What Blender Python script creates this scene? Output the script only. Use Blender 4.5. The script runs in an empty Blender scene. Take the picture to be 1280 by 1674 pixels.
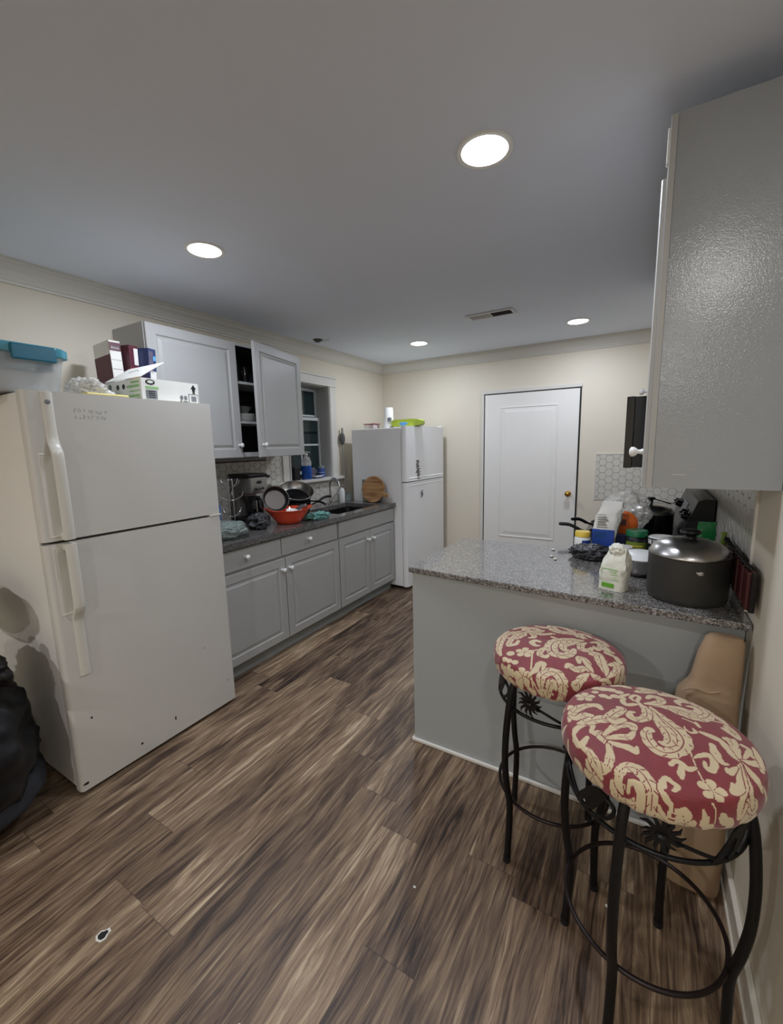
import bpy, bmesh, math, random
import numpy as np
from mathutils import Vector, Matrix, noise
PI = math.pi
random.seed(7)
S = bpy.context.scene
COL = S.collection

# ------------------------------------------------------------ camera, world, exposure
FPX, YAW, PITCH, ROLL, CAMH = 692.27, 0.5391010, 0.1561092, 0.0229142, 1.52
def camera():
    cy, sy, cp, sp = math.cos(YAW), math.sin(YAW), math.cos(PITCH), math.sin(PITCH)
    f = Vector((-sy*cp, cy*cp, -sp)); r = Vector((cy, sy, 0)); d = f.cross(r)
    cr, sr = math.cos(ROLL), math.sin(ROLL)
    r2 = cr*r + sr*d; d2 = -sr*r + cr*d
    m = Matrix((r2, -d2, -f)).transposed().to_4x4()
    m.translation = Vector((0, 0, CAMH))
    cd = bpy.data.cameras.new('camera'); co = bpy.data.objects.new('camera', cd); COL.objects.link(co)
    co.matrix_world = m
    cd.sensor_fit = 'VERTICAL'; cd.sensor_height = 36.0; cd.sensor_width = 36.0*1280/1674
    cd.lens = FPX/1674*36.0; cd.clip_start = 0.02
    S.camera = co
camera()
S.view_settings.view_transform = 'Standard'; S.view_settings.look = 'None'
S.view_settings.gamma = 1.0; S.view_settings.use_curve_mapping = False
S.view_settings.exposure = 0.0
LAMP_W = 11.0           # recessed kitchen lamps, near pair
FAR_W = 9.8            # recessed kitchen lamps, far pair
LAMP_COL = (0.89, 0.96, 1.12)
REAR_FILL_W = 46.0           # unseen fill lamps added in the room behind the camera
WORLD = (0.010, 0.016, 0.020)
w = bpy.data.worlds.new('night'); S.world = w; w.use_nodes = True
w.node_tree.nodes['Background'].inputs[0].default_value = (*WORLD, 1)

# ------------------------------------------------------------ room measures (metres)
WL, WB, WR, CZ = -2.90, 4.70, 0.33, 2.50
CT = 0.93               # counter top height

# ------------------------------------------------------------ materials
MATS = {}
def srgb(c):
    return tuple(((v/255)/12.92 if v/255 <= 0.04045 else ((v/255+0.055)/1.055)**2.4) for v in c)
def newmat(name):
    m = bpy.data.materials.new(name); m.use_nodes = True
    nt = m.node_tree; b = nt.nodes['Principled BSDF']
    MATS[name] = m
    return m, nt, b
def N(nt, t, **kw):
    n = nt.nodes.new(t)
    for k, v in kw.items(): setattr(n, k, v)
    return n
def mat(name, col, rough=0.5, metal=0.0, var=0.08, vscale=6.0, bump=0.0, bscale=60.0, alpha=1.0, trans=0.0, coat=0.0, ior=1.45, emit=None, estr=0, stretch=None, sheen=0.0):
    """plain surface with a procedural colour variation and bump; col in sRGB 0-255"""
    if name in MATS: return MATS[name]
    m, nt, b = newmat(name); L = nt.links.new
    c = srgb(col)
    tc = N(nt, 'ShaderNodeTexCoord'); mp = N(nt, 'ShaderNodeMapping'); L(tc.outputs['Object'], mp.inputs[0])
    if stretch: mp.inputs['Scale'].default_value = stretch
    nz = N(nt, 'ShaderNodeTexNoise'); nz.inputs['Scale'].default_value = vscale; nz.inputs['Detail'].default_value = 4
    L(mp.outputs[0], nz.inputs['Vector'])
    mx = N(nt, 'ShaderNodeMix', data_type='RGBA')
    mx.inputs[6].default_value = (*[v*(1-var) for v in c], 1); mx.inputs[7].default_value = (*[min(1, v*(1+var)) for v in c], 1)
    L(nz.outputs[0], mx.inputs[0]); L(mx.outputs[2], b.inputs['Base Color'])
    b.inputs['Roughness'].default_value = rough; b.inputs['Metallic'].default_value = metal
    b.inputs['IOR'].default_value = ior; b.inputs['Alpha'].default_value = alpha
    b.inputs['Transmission Weight'].default_value = trans; b.inputs['Coat Weight'].default_value = coat
    b.inputs['Sheen Weight'].default_value = sheen
    if emit: b.inputs['Emission Color'].default_value = (*emit, 1); b.inputs['Emission Strength'].default_value = estr
    if bump:
        n2 = N(nt, 'ShaderNodeTexNoise'); n2.inputs['Scale'].default_value = bscale; n2.inputs['Detail'].default_value = 3
        L(mp.outputs[0], n2.inputs['Vector'])
        bp = N(nt, 'ShaderNodeBump'); bp.inputs['Strength'].default_value = bump; bp.inputs['Distance'].default_value = 0.002
        L(n2.outputs[0], bp.inputs['Height']); L(bp.outputs[0], b.inputs['Normal'])
    return m

def floor_material():
    m, nt, b = newmat('vinyl_planks'); L = nt.links.new
    def math_(op, a, bb=None, c=None):
        n = N(nt, 'ShaderNodeMath', operation=op)
        for i, v in enumerate((a, bb, c)):
            if v is None: continue
            if isinstance(v, (int, float)): n.inputs[i].default_value = v
            else: L(v, n.inputs[i])
        return n.outputs[0]
    tc = N(nt, 'ShaderNodeTexCoord'); sep = N(nt, 'ShaderNodeSeparateXYZ'); L(tc.outputs['Object'], sep.inputs[0])
    x, y = sep.outputs[0], sep.outputs[1]
    ws = N(nt, 'ShaderNodeMapping'); L(tc.outputs['Object'], ws.inputs[0]); ws.inputs['Scale'].default_value = (7.0, 1.6, 1.0)
    wn0 = N(nt, 'ShaderNodeTexNoise'); wn0.inputs['Scale'].default_value = 1.0; wn0.inputs['Detail'].default_value = 3; L(ws.outputs[0], wn0.inputs['Vector'])
    xw = math_('ADD', x, math_('MULTIPLY', math_('SUBTRACT', wn0.outputs[0], 0.5), 0.075))
    px = math_('DIVIDE', x, 0.178); row = math_('FLOOR', px)
    wn = N(nt, 'ShaderNodeTexWhiteNoise', noise_dimensions='1D'); L(row, wn.inputs['W'])
    py = math_('ADD', math_('DIVIDE', y, 1.22), math_('MULTIPLY', wn.outputs['Value'], 7.3)); colm = math_('FLOOR', py)
    cmb = N(nt, 'ShaderNodeCombineXYZ'); L(row, cmb.inputs[0]); L(colm, cmb.inputs[1])
    w2 = N(nt, 'ShaderNodeTexWhiteNoise', noise_dimensions='2D'); L(cmb.outputs[0], w2.inputs['Vector'])
    # per plank shifted, stretched grain coordinates
    off = math_('MULTIPLY', w2.outputs['Value'], 37.0)
    g = N(nt, 'ShaderNodeCombineXYZ'); L(math_('ADD', xw, off), g.inputs[0]); L(math_('MULTIPLY', y, 0.055), g.inputs[1]); L(off, g.inputs[2])
    n1 = N(nt, 'ShaderNodeTexNoise'); n1.inputs['Scale'].default_value = 34; n1.inputs['Detail'].default_value = 8; n1.inputs['Roughness'].default_value = 0.72; n1.inputs['Distortion'].default_value = 1.3
    L(g.outputs[0], n1.inputs['Vector'])
    g2 = N(nt, 'ShaderNodeCombineXYZ'); L(math_('ADD', xw, off), g2.inputs[0]); L(math_('MULTIPLY', y, 0.16), g2.inputs[1]); L(off, g2.inputs[2])
    n2 = N(nt, 'ShaderNodeTexNoise'); n2.inputs['Scale'].default_value = 7; n2.inputs['Detail'].default_value = 3; n2.inputs['Distortion'].default_value = 2.2
    L(g2.outputs[0], n2.inputs['Vector'])
    g3 = N(nt, 'ShaderNodeCombineXYZ'); L(math_('ADD', xw, off), g3.inputs[0]); L(math_('MULTIPLY', y, 0.05), g3.inputs[1])
    n3 = N(nt, 'ShaderNodeTexNoise'); n3.inputs['Scale'].default_value = 120; n3.inputs['Detail'].default_value = 4; L(g3.outputs[0], n3.inputs['Vector'])
    wv = N(nt, 'ShaderNodeTexWave', wave_type='RINGS', rings_direction='X'); wv.inputs['Scale'].default_value = 5; wv.inputs['Distortion'].default_value = 9; wv.inputs['Detail'].default_value = 3; wv.inputs['Detail Scale'].default_value = 1.2
    L(g2.outputs[0], wv.inputs['Vector'])
    t = math_('ADD', math_('MULTIPLY', n1.outputs[0], 0.62), math_('MULTIPLY', n2.outputs[0], 0.24))
    t = math_('ADD', t, math_('MULTIPLY', n3.outputs[0], 0.26))
    t = math_('ADD', t, math_('MULTIPLY', wv.outputs[1], 0.05))
    t = math_('ADD', t, math_('MULTIPLY', math_('SUBTRACT', w2.outputs['Value'], 0.5), 0.05))
    cr = N(nt, 'ShaderNodeValToRGB'); L(t, cr.inputs[0])
    e = cr.color_ramp.elements
    e[0].position = 0.425; e[0].color = (*srgb((38, 27, 20)), 1); e[1].position = 0.77; e[1].color = (*srgb((200, 180, 150)), 1)
    for p, c in ((0.488, (66, 49, 36)), (0.536, (92, 72, 56)), (0.586, (114, 93, 73)), (0.655, (142, 120, 95))):
        q = e.new(p); q.color = (*srgb(c), 1)
    # plank seams
    fx = math_('FRACT', px); fy = math_('FRACT', py)
    ex = math_('MINIMUM', fx, math_('SUBTRACT', 1.0, fx)); ey = math_('MINIMUM', fy, math_('SUBTRACT', 1.0, fy))
    sx = math_('LESS_THAN', ex, 0.009); sy = math_('LESS_THAN', ey, 0.0016)
    seam = math_('MAXIMUM', sx, sy)
    mx = N(nt, 'ShaderNodeMix', data_type='RGBA'); L(math_('MULTIPLY', seam, 0.38), mx.inputs[0]); L(cr.outputs[0], mx.inputs[6]); mx.inputs[7].default_value = (*srgb((38, 28, 22)), 1)
    # hue drift between planks
    hs = N(nt, 'ShaderNodeHueSaturation'); L(mx.outputs[2], hs.inputs['Color']); L(math_('ADD', 0.84, math_('MULTIPLY', w2.outputs['Value'], 0.20)), hs.inputs['Value']); hs.inputs['Saturation'].default_value = 1.0
    L(hs.outputs[0], b.inputs['Base Color'])
    L(math_('ADD', 0.34, math_('MULTIPLY', n1.outputs[0], 0.25)), b.inputs['Roughness'])
    bp = N(nt, 'ShaderNodeBump'); bp.inputs['Strength'].default_value = 0.35; bp.inputs['Distance'].default_value = 0.002
    L(math_('SUBTRACT', n3.outputs[0], seam), bp.inputs['Height']); L(bp.outputs[0], b.inputs['Normal'])
    return m

def granite(name, tint, rough):
    m, nt, b = newmat(name); L = nt.links.new
    tc = N(nt, 'ShaderNodeTexCoord')
    v = N(nt, 'ShaderNodeTexVoronoi'); v.inputs['Scale'].default_value = 330; L(tc.outputs['Object'], v.inputs['Vector'])
    v2 = N(nt, 'ShaderNodeTexVoronoi'); v2.inputs['Scale'].default_value = 170; L(tc.outputs['Object'], v2.inputs['Vector'])
    n = N(nt, 'ShaderNodeTexNoise'); n.inputs['Scale'].default_value = 60; n.inputs['Detail'].default_value = 6; L(tc.outputs['Object'], n.inputs['Vector'])
    def ramp(src, stops):
        r = N(nt, 'ShaderNodeValToRGB'); r.color_ramp.interpolation = 'CONSTANT'; L(src, r.inputs[0]); e = r.color_ramp.elements
        e[0].position = 0; e[0].color = (*srgb(stops[0][1]), 1); e[1].position = stops[1][0]; e[1].color = (*srgb(stops[1][1]), 1)
        for p, c in stops[2:]: q = e.new(p); q.color = (*srgb(c), 1)
        return r
    s1 = N(nt, 'ShaderNodeSeparateColor'); L(v.outputs['Color'], s1.inputs[0])
    s2 = N(nt, 'ShaderNodeSeparateColor'); L(v2.outputs['Color'], s2.inputs[0])
    k = tint
    r1 = ramp(s1.outputs[0], [(0, (30*k, 29*k, 29*k)), (0.22, (74*k, 73*k, 71*k)), (0.45, (112*k, 110*k, 107*k)), (0.68, (150*k, 147*k, 143*k)), (0.88, (196*k, 193*k, 188*k))])
    r2 = ramp(s2.outputs[0], [(0, (40*k, 39*k, 39*k)), (0.30, (92*k, 89*k, 87*k)), (0.62, (124*k, 117*k, 110*k)), (0.84, (164*k, 160*k, 155*k))])
    mx = N(nt, 'ShaderNodeMix', data_type='RGBA'); L(n.outputs[0], mx.inputs[0]); L(r1.outputs[0], mx.inputs[6]); L(r2.outputs[0], mx.inputs[7])
    L(mx.outputs[2], b.inputs['Base Color']); b.inputs['Roughness'].default_value = rough
    b.inputs['Coat Weight'].default_value = 0.5; b.inputs['Coat Roughness'].default_value = 0.05
    return m

def wood(name, dark, light, scale=14, axis='X', rough=0.5):
    m, nt, b = newmat(name); L = nt.links.new
    tc = N(nt, 'ShaderNodeTexCoord'); mp = N(nt, 'ShaderNodeMapping'); L(tc.outputs['Object'], mp.inputs[0])
    mp.inputs['Scale'].default_value = (0.12, 1, 1) if axis == 'X' else (1, 1, 0.12)
    n = N(nt, 'ShaderNodeTexNoise'); n.inputs['Scale'].default_value = scale*3; n.inputs['Detail'].default_value = 5; n.inputs['Distortion'].default_value = 0.7; L(mp.outputs[0], n.inputs['Vector'])
    r = N(nt, 'ShaderNodeValToRGB'); L(n.outputs[0], r.inputs[0]); e = r.color_ramp.elements
    e[0].position = 0.35; e[0].color = (*srgb(dark), 1); e[1].position = 0.66; e[1].color = (*srgb(light), 1)
    L(r.outputs[0], b.inputs['Base Color']); b.inputs['Roughness'].default_value = rough
    return m

def glass(name, col=(255, 255, 255), rough=0.02, alpha=None, ior=1.45):
    m, nt, b = newmat(name)
    b.inputs['Base Color'].default_value = (*srgb(col), 1); b.inputs['Roughness'].default_value = rough
    b.inputs['Transmission Weight'].default_value = 1.0; b.inputs['IOR'].default_value = ior
    n = N(nt, 'ShaderNodeTexNoise'); n.inputs['Scale'].default_value = 30
    bp = N(nt, 'ShaderNodeBump'); bp.inputs['Strength'].default_value = 0.03; nt.links.new(n.outputs[0], bp.inputs['Height']); nt.links.new(bp.outputs[0], b.inputs['Normal'])
    return m

def film(name, col, alpha=0.35, rough=0.18, bump=0.6):
    """thin plastic film: mostly see-through with glossy folds"""
    m, nt, b = newmat(name); L = nt.links.new
    b.inputs['Base Color'].default_value = (*srgb(col), 1); b.inputs['Roughness'].default_value = rough
    tc = N(nt, 'ShaderNodeTexCoord'); n = N(nt, 'ShaderNodeTexNoise'); n.inputs['Scale'].default_value = 22; n.inputs['Detail'].default_value = 5; n.inputs['Distortion'].default_value = 1.0
    L(tc.outputs['Object'], n.inputs['Vector'])
    mr = N(nt, 'ShaderNodeMapRange'); mr.inputs['From Min'].default_value = 0.35; mr.inputs['From Max'].default_value = 0.65
    mr.inputs['To Min'].default_value = max(0, alpha-0.18); mr.inputs['To Max'].default_value = min(1, alpha+0.22)
    L(n.outputs[0], mr.inputs[0]); L(mr.outputs[0], b.inputs['Alpha'])
    bp = N(nt, 'ShaderNodeBump'); bp.inputs['Strength'].default_value = bump; bp.inputs['Distance'].default_value = 0.01
    L(n.outputs[0], bp.inputs['Height']); L(bp.outputs[0], b.inputs['Normal'])
    return m

M = {}
M['wall'] = mat('cream_wall_paint', (222, 214, 196), 0.55, var=0.03, vscale=2, bump=0.15, bscale=220)
M['ceiling'] = mat('ceiling_paint', (226, 232, 243), 0.75, var=0.03, vscale=1.5, bump=0.2, bscale=260)
M['trim'] = mat('white_trim_paint', (214, 211, 203), 0.35, var=0.03)
M['base_trim'] = mat('glossy_white_baseboard', (212, 206, 194), 0.22, var=0.10, vscale=5, bump=0.3, bscale=12)
M['door'] = mat('white_door_paint', (232, 230, 224), 0.35, var=0.02)
M['grey'] = mat('grey_cabinet_paint', (172, 172, 169), 0.38, var=0.03, vscale=3, bump=0.25, bscale=150)
M['grey_gloss'] = mat('grey_gloss_side_paint', (158, 162, 166), 0.13, var=0.03, vscale=3, bump=0.24, bscale=230)
M['grey_panel'] = mat('grey_peninsula_paint', (164, 168, 168), 0.42, var=0.03, vscale=2.5, bump=0.2, bscale=120)
M['toe'] = mat('toe_kick_grey', (140, 144, 142), 0.5, var=0.08)
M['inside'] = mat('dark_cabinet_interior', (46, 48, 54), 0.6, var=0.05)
M['shelf'] = mat('pale_shelf_edge', (176, 178, 176), 0.45, var=0.03)
M['white_knob'] = mat('white_ceramic', (232, 232, 228), 0.15, var=0.01)
M['fridge'] = mat('white_enamel', (206, 204, 197), 0.30, var=0.02, vscale=3, bump=0.25, bscale=420)
M['fridge_side'] = mat('white_textured_side', (232, 230, 224), 0.42, var=0.03, vscale=4, bump=0.6, bscale=420)
M['fridge_cool'] = mat('cool_white_enamel', (240, 240, 238), 0.32, var=0.02, vscale=3, bump=0.1, bscale=300)
M['handle'] = mat('off_white_plastic', (212, 209, 198), 0.30, var=0.03)
M['gasket'] = mat('grey_gasket', (92, 92, 88), 0.6, var=0.1)
M['black'] = mat('black_plastic', (20, 20, 22), 0.4, var=0.15)
M['gloss_black'] = mat('black_gloss', (14, 15, 18), 0.12, var=0.1)
M['iron'] = mat('black_wrought_iron', (17, 16, 17), 0.42, metal=0.3, var=0.2, vscale=40, bump=0.4, bscale=140)
M['rust_iron'] = mat('dark_brown_iron', (34, 24, 23), 0.4, metal=0.3, var=0.3, vscale=20)
M['chrome'] = mat('chrome', (205, 205, 208), 0.16, metal=1.0, var=0.04)
M['steel'] = mat('brushed_steel', (172, 170, 166), 0.30, metal=1.0, var=0.10, vscale=20, bump=0.15, bscale=90)
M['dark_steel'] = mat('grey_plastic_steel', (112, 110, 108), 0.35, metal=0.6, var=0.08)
M['brass'] = mat('brass', (196, 152, 70), 0.22, metal=1.0, var=0.08)
M['anod'] = mat('hard_anodised_grey', (56, 55, 52), 0.42, metal=0.25, var=0.10, vscale=14, bump=0.15, bscale=60)
M['granite'] = granite('grey_granite', 1.0, 0.14)
M['granite_dark'] = granite('brown_grey_granite', 0.86, 0.26)
M['floor'] = floor_material()
M['kraft'] = mat('kraft_paper', (158, 132, 104), 0.75, var=0.10, vscale=7, bump=0.5, bscale=30)
M['bin_bag'] = mat('black_bag_film', (11, 11, 15), 0.42, var=0.2, vscale=10, bump=0.7, bscale=16)
M['mesh_net'] = mat('dark_grey_netting', (40, 42, 48), 0.75, var=0.5, vscale=90)
M['pan_beige'] = mat('worn_beige_nonstick', (128, 122, 114), 0.45, var=0.1)
M['orange'] = mat('orange_plastic', (226, 78, 44), 0.35, var=0.05)
M['teal'] = mat('teal_lid_plastic', (62, 140, 156), 0.28, var=0.06, alpha=0.93)
M['teal_dark'] = mat('deep_teal_plastic', (16, 100, 122), 0.3, var=0.06)
M['tote'] = mat('clear_tote_plastic', (196, 200, 202), 0.2, var=0.05, vscale=4, alpha=0.5)
M['bag_clear'] = film('clear_bag_film', (226, 224, 216), 0.42, 0.12, 0.9)
M['bag_grey'] = film('grey_green_bag_film', (140, 152, 146), 0.62, 0.10, 0.9)
M['white_plastic'] = mat('white_plastic', (226, 226, 222), 0.35, var=0.03)
M['paper'] = mat('white_carton', (222, 222, 214), 0.6, var=0.03)
M['towel'] = mat('teal_cloth', (112, 160, 152), 0.9, var=0.25, vscale=20, bump=0.9, bscale=60)
M['glass'] = glass('clear_glass')
M['blue_liquid'] = mat('blue_soap', (38, 92, 186), 0.12, var=0.06, trans=0.2)
M['blue'] = mat('blue_print', (34, 70, 152), 0.4, var=0.06)
M['navy'] = mat('navy_print', (30, 40, 96), 0.4, var=0.06)
M['green'] = mat('green_plastic', (24, 104, 66), 0.35, var=0.08)
M['green_foil'] = mat('green_foil', (30, 120, 62), 0.22, var=0.25, vscale=14, bump=0.9, bscale=24)
M['jar_green'] = mat('olive_green_label', (110, 130, 50), 0.4, var=0.5, vscale=26)
M['lime'] = mat('lime_packet', (176, 196, 66), 0.35, var=0.25, vscale=18, bump=0.5, bscale=22)
M['light_blue'] = mat('sky_blue_print', (90, 160, 214), 0.4, var=0.15, vscale=30)
M['yellow'] = mat('yellow_plastic', (222, 190, 70), 0.4, var=0.08)
M['pale_yellow'] = mat('pale_yellow_plastic', (214, 200, 128), 0.45, var=0.08)
M['red'] = mat('crimson_lid', (150, 28, 52), 0.35, var=0.06)
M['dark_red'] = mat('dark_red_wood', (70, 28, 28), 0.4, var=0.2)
M['flour_white'] = mat('white_paper_bag', (218, 216, 208), 0.55, var=0.05, vscale=20, bump=0.7, bscale=22)
M['sugar_bag'] = mat('pale_green_white_bag', (214, 214, 200), 0.5, var=0.12, vscale=14, bump=1.0, bscale=34)
M['orange_print'] = mat('orange_print', (206, 100, 40), 0.45, var=0.2, vscale=20)
M['print'] = mat('black_print', (28, 28, 30), 0.5, var=0.05)
M['print_grey'] = mat('grey_print', (120, 122, 124), 0.5, var=0.1)
M['print_green'] = mat('green_print', (142, 186, 124), 0.5, var=0.1)
M['label_green'] = mat('bright_green_label', (96, 160, 48), 0.5, var=0.1)
M['maroon'] = mat('maroon_print', (84, 36, 48), 0.45, var=0.15, vscale=30)
M['snack_violet'] = mat('violet_grey_print', (90, 86, 104), 0.4, var=0.35, vscale=26)
M['snack_blue'] = mat('dark_blue_print', (40, 52, 92), 0.4, var=0.3, vscale=26)
M['dark_cloth'] = mat('charcoal_bag', (58, 58, 60), 0.38, var=0.25, vscale=14, bump=0.9, bscale=20)
M['tile'] = mat('white_hex_tile', (206, 202, 192), 0.22, var=0.04, vscale=6)
M['grout'] = mat('grey_grout', (146, 142, 134), 0.8, var=0.08, vscale=30)
M['stainless_sink'] = mat('sink_steel', (96, 92, 88), 0.34, metal=1.0, var=0.08)
M['oak'] = wood('cutting_board_wood', (132, 92, 54), (196, 152, 104), 10)
M['oak_dark'] = wood('dark_board_wood', (84, 50, 28), (138, 94, 58), 10)
M['grey_board'] = mat('grey_plastic_board', (128, 132, 128), 0.5, var=0.06)
M['greyish'] = mat('grey_bristle', (92, 92, 88), 0.8, var=0.25, vscale=40, bump=0.6, bscale=80)
M['stick'] = mat('weathered_grey_handle', (150, 145, 134), 0.6, var=0.10, vscale=12)
M['night_glass'] = mat('night_window_pane', (30, 46, 46), 0.06, var=0.15, vscale=3, coat=0.5)
M['blind'] = mat('pale_blind', (86, 112, 106), 0.5, var=0.08)
M['vent_white'] = mat('vent_white', (206, 206, 204), 0.4, var=0.02)
M['vent_dark'] = mat('vent_shadow_grey', (70, 70, 72), 0.6, var=0.05)
M['tape'] = mat('blue_tape', (52, 116, 196), 0.5, var=0.05)

def lamp_mat(name, col, strength):
    m, nt, b = newmat(name)
    b.inputs['Base Color'].default_value = (0.9, 0.9, 0.9, 1)
    b.inputs['Emission Color'].default_value = (*col, 1); b.inputs['Emission Strength'].default_value = strength
    return m
M['diffuser'] = lamp_mat('lamp_diffuser', (1.0, 0.95, 0.86), 14.0)

# ------------------------------------------------------------ mesh helpers (all in world metres unless said)
def box(bm, x0, x1, y0, y1, z0, z1, bev=0.0, seg=2):
    r = bmesh.ops.create_cube(bm, size=1.0)
    vs = r['verts']
    sx, sy, sz = x1-x0, y1-y0, z1-z0
    for v in vs: v.co = Vector(((x0+x1)/2+v.co.x*sx, (y0+y1)/2+v.co.y*sy, (z0+z1)/2+v.co.z*sz))
    if bev:
        es = list({e for v in vs for e in v.link_edges})
        r2 = bmesh.ops.bevel(bm, geom=es, offset=min(bev, 0.49*min(abs(sx), abs(sy), abs(sz))), segments=seg, profile=0.5, affect='EDGES')
    return bm
def xbox(*a, **k): return box(bmesh.new(), *a, **k)
def quad(bm, pts):
    return bm.faces.new([bm.verts.new(p) for p in pts])
def lathe(bm, prof, c=(0, 0, 0), n=32, a0=0.0, a1=2*PI, sx=1.0, sy=1.0, cap=True):
    """prof: (r, z) list; full turn"""
    rings = []
    for r, z in prof:
        rings.append([bm.verts.new((c[0]+sx*r*math.cos(2*PI*i/n), c[1]+sy*r*math.sin(2*PI*i/n), c[2]+z)) for i in range(n)])
    for a, b in zip(rings, rings[1:]):
        for i in range(n):
            j = (i+1) % n
            bm.faces.new((a[i], a[j], b[j], b[i]))
    if cap:
        if prof[0][0] > 1e-5: bm.faces.new(list(reversed(rings[0])))
        if prof[-1][0] > 1e-5: bm.faces.new(rings[-1])
    return bm
def catmull(pts, k=8):
    P = [Vector(p) for p in pts]
    if len(P) < 3: return P
    P = [P[0]*2-P[1]] + P + [P[-1]*2-P[-2]]
    out = []
    for i in range(1, len(P)-2):
        for s in range(k):
            t = s/k; a, b, c, d = P[i-1], P[i], P[i+1], P[i+2]
            out.append(0.5*((2*b)+(c-a)*t+(2*a-5*b+4*c-d)*t*t+(3*b-a-3*c+d)*t*t*t))
    out.append(P[-2].copy())
    return out
def tube(bm, pts, r, n=8, closed=False, flat=1.0):
    P = [Vector(p) for p in pts]; m = len(P)
    rr = r if isinstance(r, (list, tuple)) else [r]*m
    t0 = (P[1]-P[0]).normalized()
    up = Vector((0, 0, 1)) if abs(t0.z) < 0.9 else Vector((1, 0, 0))
    nrm = (up - t0*up.dot(t0)).normalized()
    rings = []
    for i in range(m):
        if closed: t = (P[(i+1) % m]-P[i-1]).normalized()
        else: t = (P[min(i+1, m-1)]-P[max(i-1, 0)]).normalized()
        nrm = (nrm - t*nrm.dot(t)); nrm = nrm.normalized() if nrm.length > 1e-6 else Vector((0, 0, 1))
        b = t.cross(nrm)
        rings.append([bm.verts.new(P[i]+(nrm*math.cos(2*PI*k/n)+b*math.sin(2*PI*k/n)*flat)*rr[i]) for k in range(n)])
    rng = range(m) if closed else range(m-1)
    for i in rng:
        a, b2 = rings[i], rings[(i+1) % m]
        for k in range(n):
            l = (k+1) % n
            bm.faces.new((a[k], a[l], b2[l], b2[k]))
    if not closed:
        bm.faces.new(list(reversed(rings[0]))); bm.faces.new(rings[-1])
    return bm
def ring_pts(c, r, n=64, tilt=None):
    return [(c[0]+r*math.cos(2*PI*i/n), c[1]+r*math.sin(2*PI*i/n), c[2]) for i in range(n)]
def loft_rects(bm, O, U, V, Nn, w, h, steps):
    """nested rectangles: O corner, U V unit axes, Nn outward; steps = (inset, depth)"""
    O, U, V, Nn = map(Vector, (O, U, V, Nn))
    loops = []
    for ins, d in steps:
        loops.append([bm.verts.new(O+U*a+V*b+Nn*d) for a, b in ((ins, ins), (w-ins, ins), (w-ins, h-ins), (ins, h-ins))])
    for A, B in zip(loops, loops[1:]):
        for i in range(4):
            j = (i+1) % 4
            bm.faces.new((A[i], A[j], B[j], B[i]))
    bm.faces.new(loops[-1]); bm.faces.new(list(reversed(loops[0])))
    return bm
RAISED = lambda t, m: [(0, 0), (0, t-0.003), (0.003, t), (m, t), (m+0.006, t-0.007), (m+0.014, t-0.008), (m+0.030, t-0.001), (m+0.034, t)]
def prism(bm, poly, M4, t):
    """poly: 2D points; placed by matrix M4 (local xy plane), thickness t along local z"""
    a = [bm.verts.new(M4 @ Vector((x, y, 0))) for x, y in poly]
    b = [bm.verts.new(M4 @ Vector((x, y, t))) for x, y in poly]
    n = len(poly)
    bm.faces.new(list(reversed(a))); bm.faces.new(b)
    for i in range(n):
        j = (i+1) % n
        bm.faces.new((a[i], a[j], b[j], b[i]))
    return bm
def frame(O, U, V):
    """matrix with local x=U, y=V, z=UxV, origin O"""
    U = Vector(U).normalized(); V = Vector(V).normalized(); W = U.cross(V)
    m = Matrix((U, V, W)).transposed().to_4x4(); m.translation = Vector(O)
    return m
def blob(bm, c, rad, amp=0.3, freq=3.0, sub=4, seed=0.0, shape=None, floor=None):
    r = bmesh.ops.create_icosphere(bm, subdivisions=sub, radius=1.0)
    for v in r['verts']:
        p = v.co.copy()
        q = p.copy()
        if shape: q = shape(q)
        nn = noise.ridged_multi_fractal(p*freq+Vector((seed, seed*1.7, -seed)), 0.9, 2.1, 4, 1.0, 2.0)
        q = q*(1+amp*(nn-1.1)*0.5)
        w = Vector((c[0]+q.x*rad[0], c[1]+q.y*rad[1], c[2]+q.z*rad[2]))
        if floor is not None and w.z < floor: w.z = floor+0.0005
        v.co = w
    return bm

def setp(o, label=None, cat=None, group=None, kind=None):
    if label: o['label'] = label
    if cat: o['category'] = cat
    if group: o['group'] = group
    if kind: o['kind'] = kind
    return o
def thing(name, label, cat, loc=(0, 0, 0), group=None, rz=0.0):
    o = bpy.data.objects.new(name, None); COL.objects.link(o)
    o.location = loc; o.rotation_euler = (0, 0, rz); o.empty_display_size = 0.05
    o['_m'] = 1
    return setp(o, label, cat, group)
def wm(o):
    m = Matrix.Identity(4)
    while o is not None:
        m = (Matrix.Translation(o.location) @ o.rotation_euler.to_matrix().to_4x4()) @ m
        o = o.parent
    return m
def obj(name, bm, m, parent=None, smooth=None, local=False, label=None):
    """links bm as ONE mesh object; coordinates are world ones unless local"""
    bmesh.ops.recalc_face_normals(bm, faces=bm.faces[:])
    me = bpy.data.meshes.new(name); 
    if smooth is not None:
        for f in bm.faces: f.smooth = True
    bm.to_mesh(me); bm.free()
    o = bpy.data.objects.new(name, me); COL.objects.link(o)
    if m: me.materials.append(M[m] if isinstance(m, str) else m)
    if smooth is not None and smooth < 180:
        me.set_sharp_from_angle(angle=math.radians(smooth))
    if parent:
        o.parent = parent
        if not local: me.transform(wm(parent).inverted())
    elif not local:
        # origin at the bottom centre of the mesh
        co = np.array([v.co[:] for v in me.vertices]); lo, hi = co.min(0), co.max(0)
        c = Vector(((lo[0]+hi[0])/2, (lo[1]+hi[1])/2, lo[2]))
        me.transform(Matrix.Translation(-c)); o.location = c
    if label: o['label'] = label
    return o
def single(name, bm, m, label, cat, group=None, smooth=None, kind=None):
    return setp(obj(name, bm, m, None, smooth), label, cat, group, kind)
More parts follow.
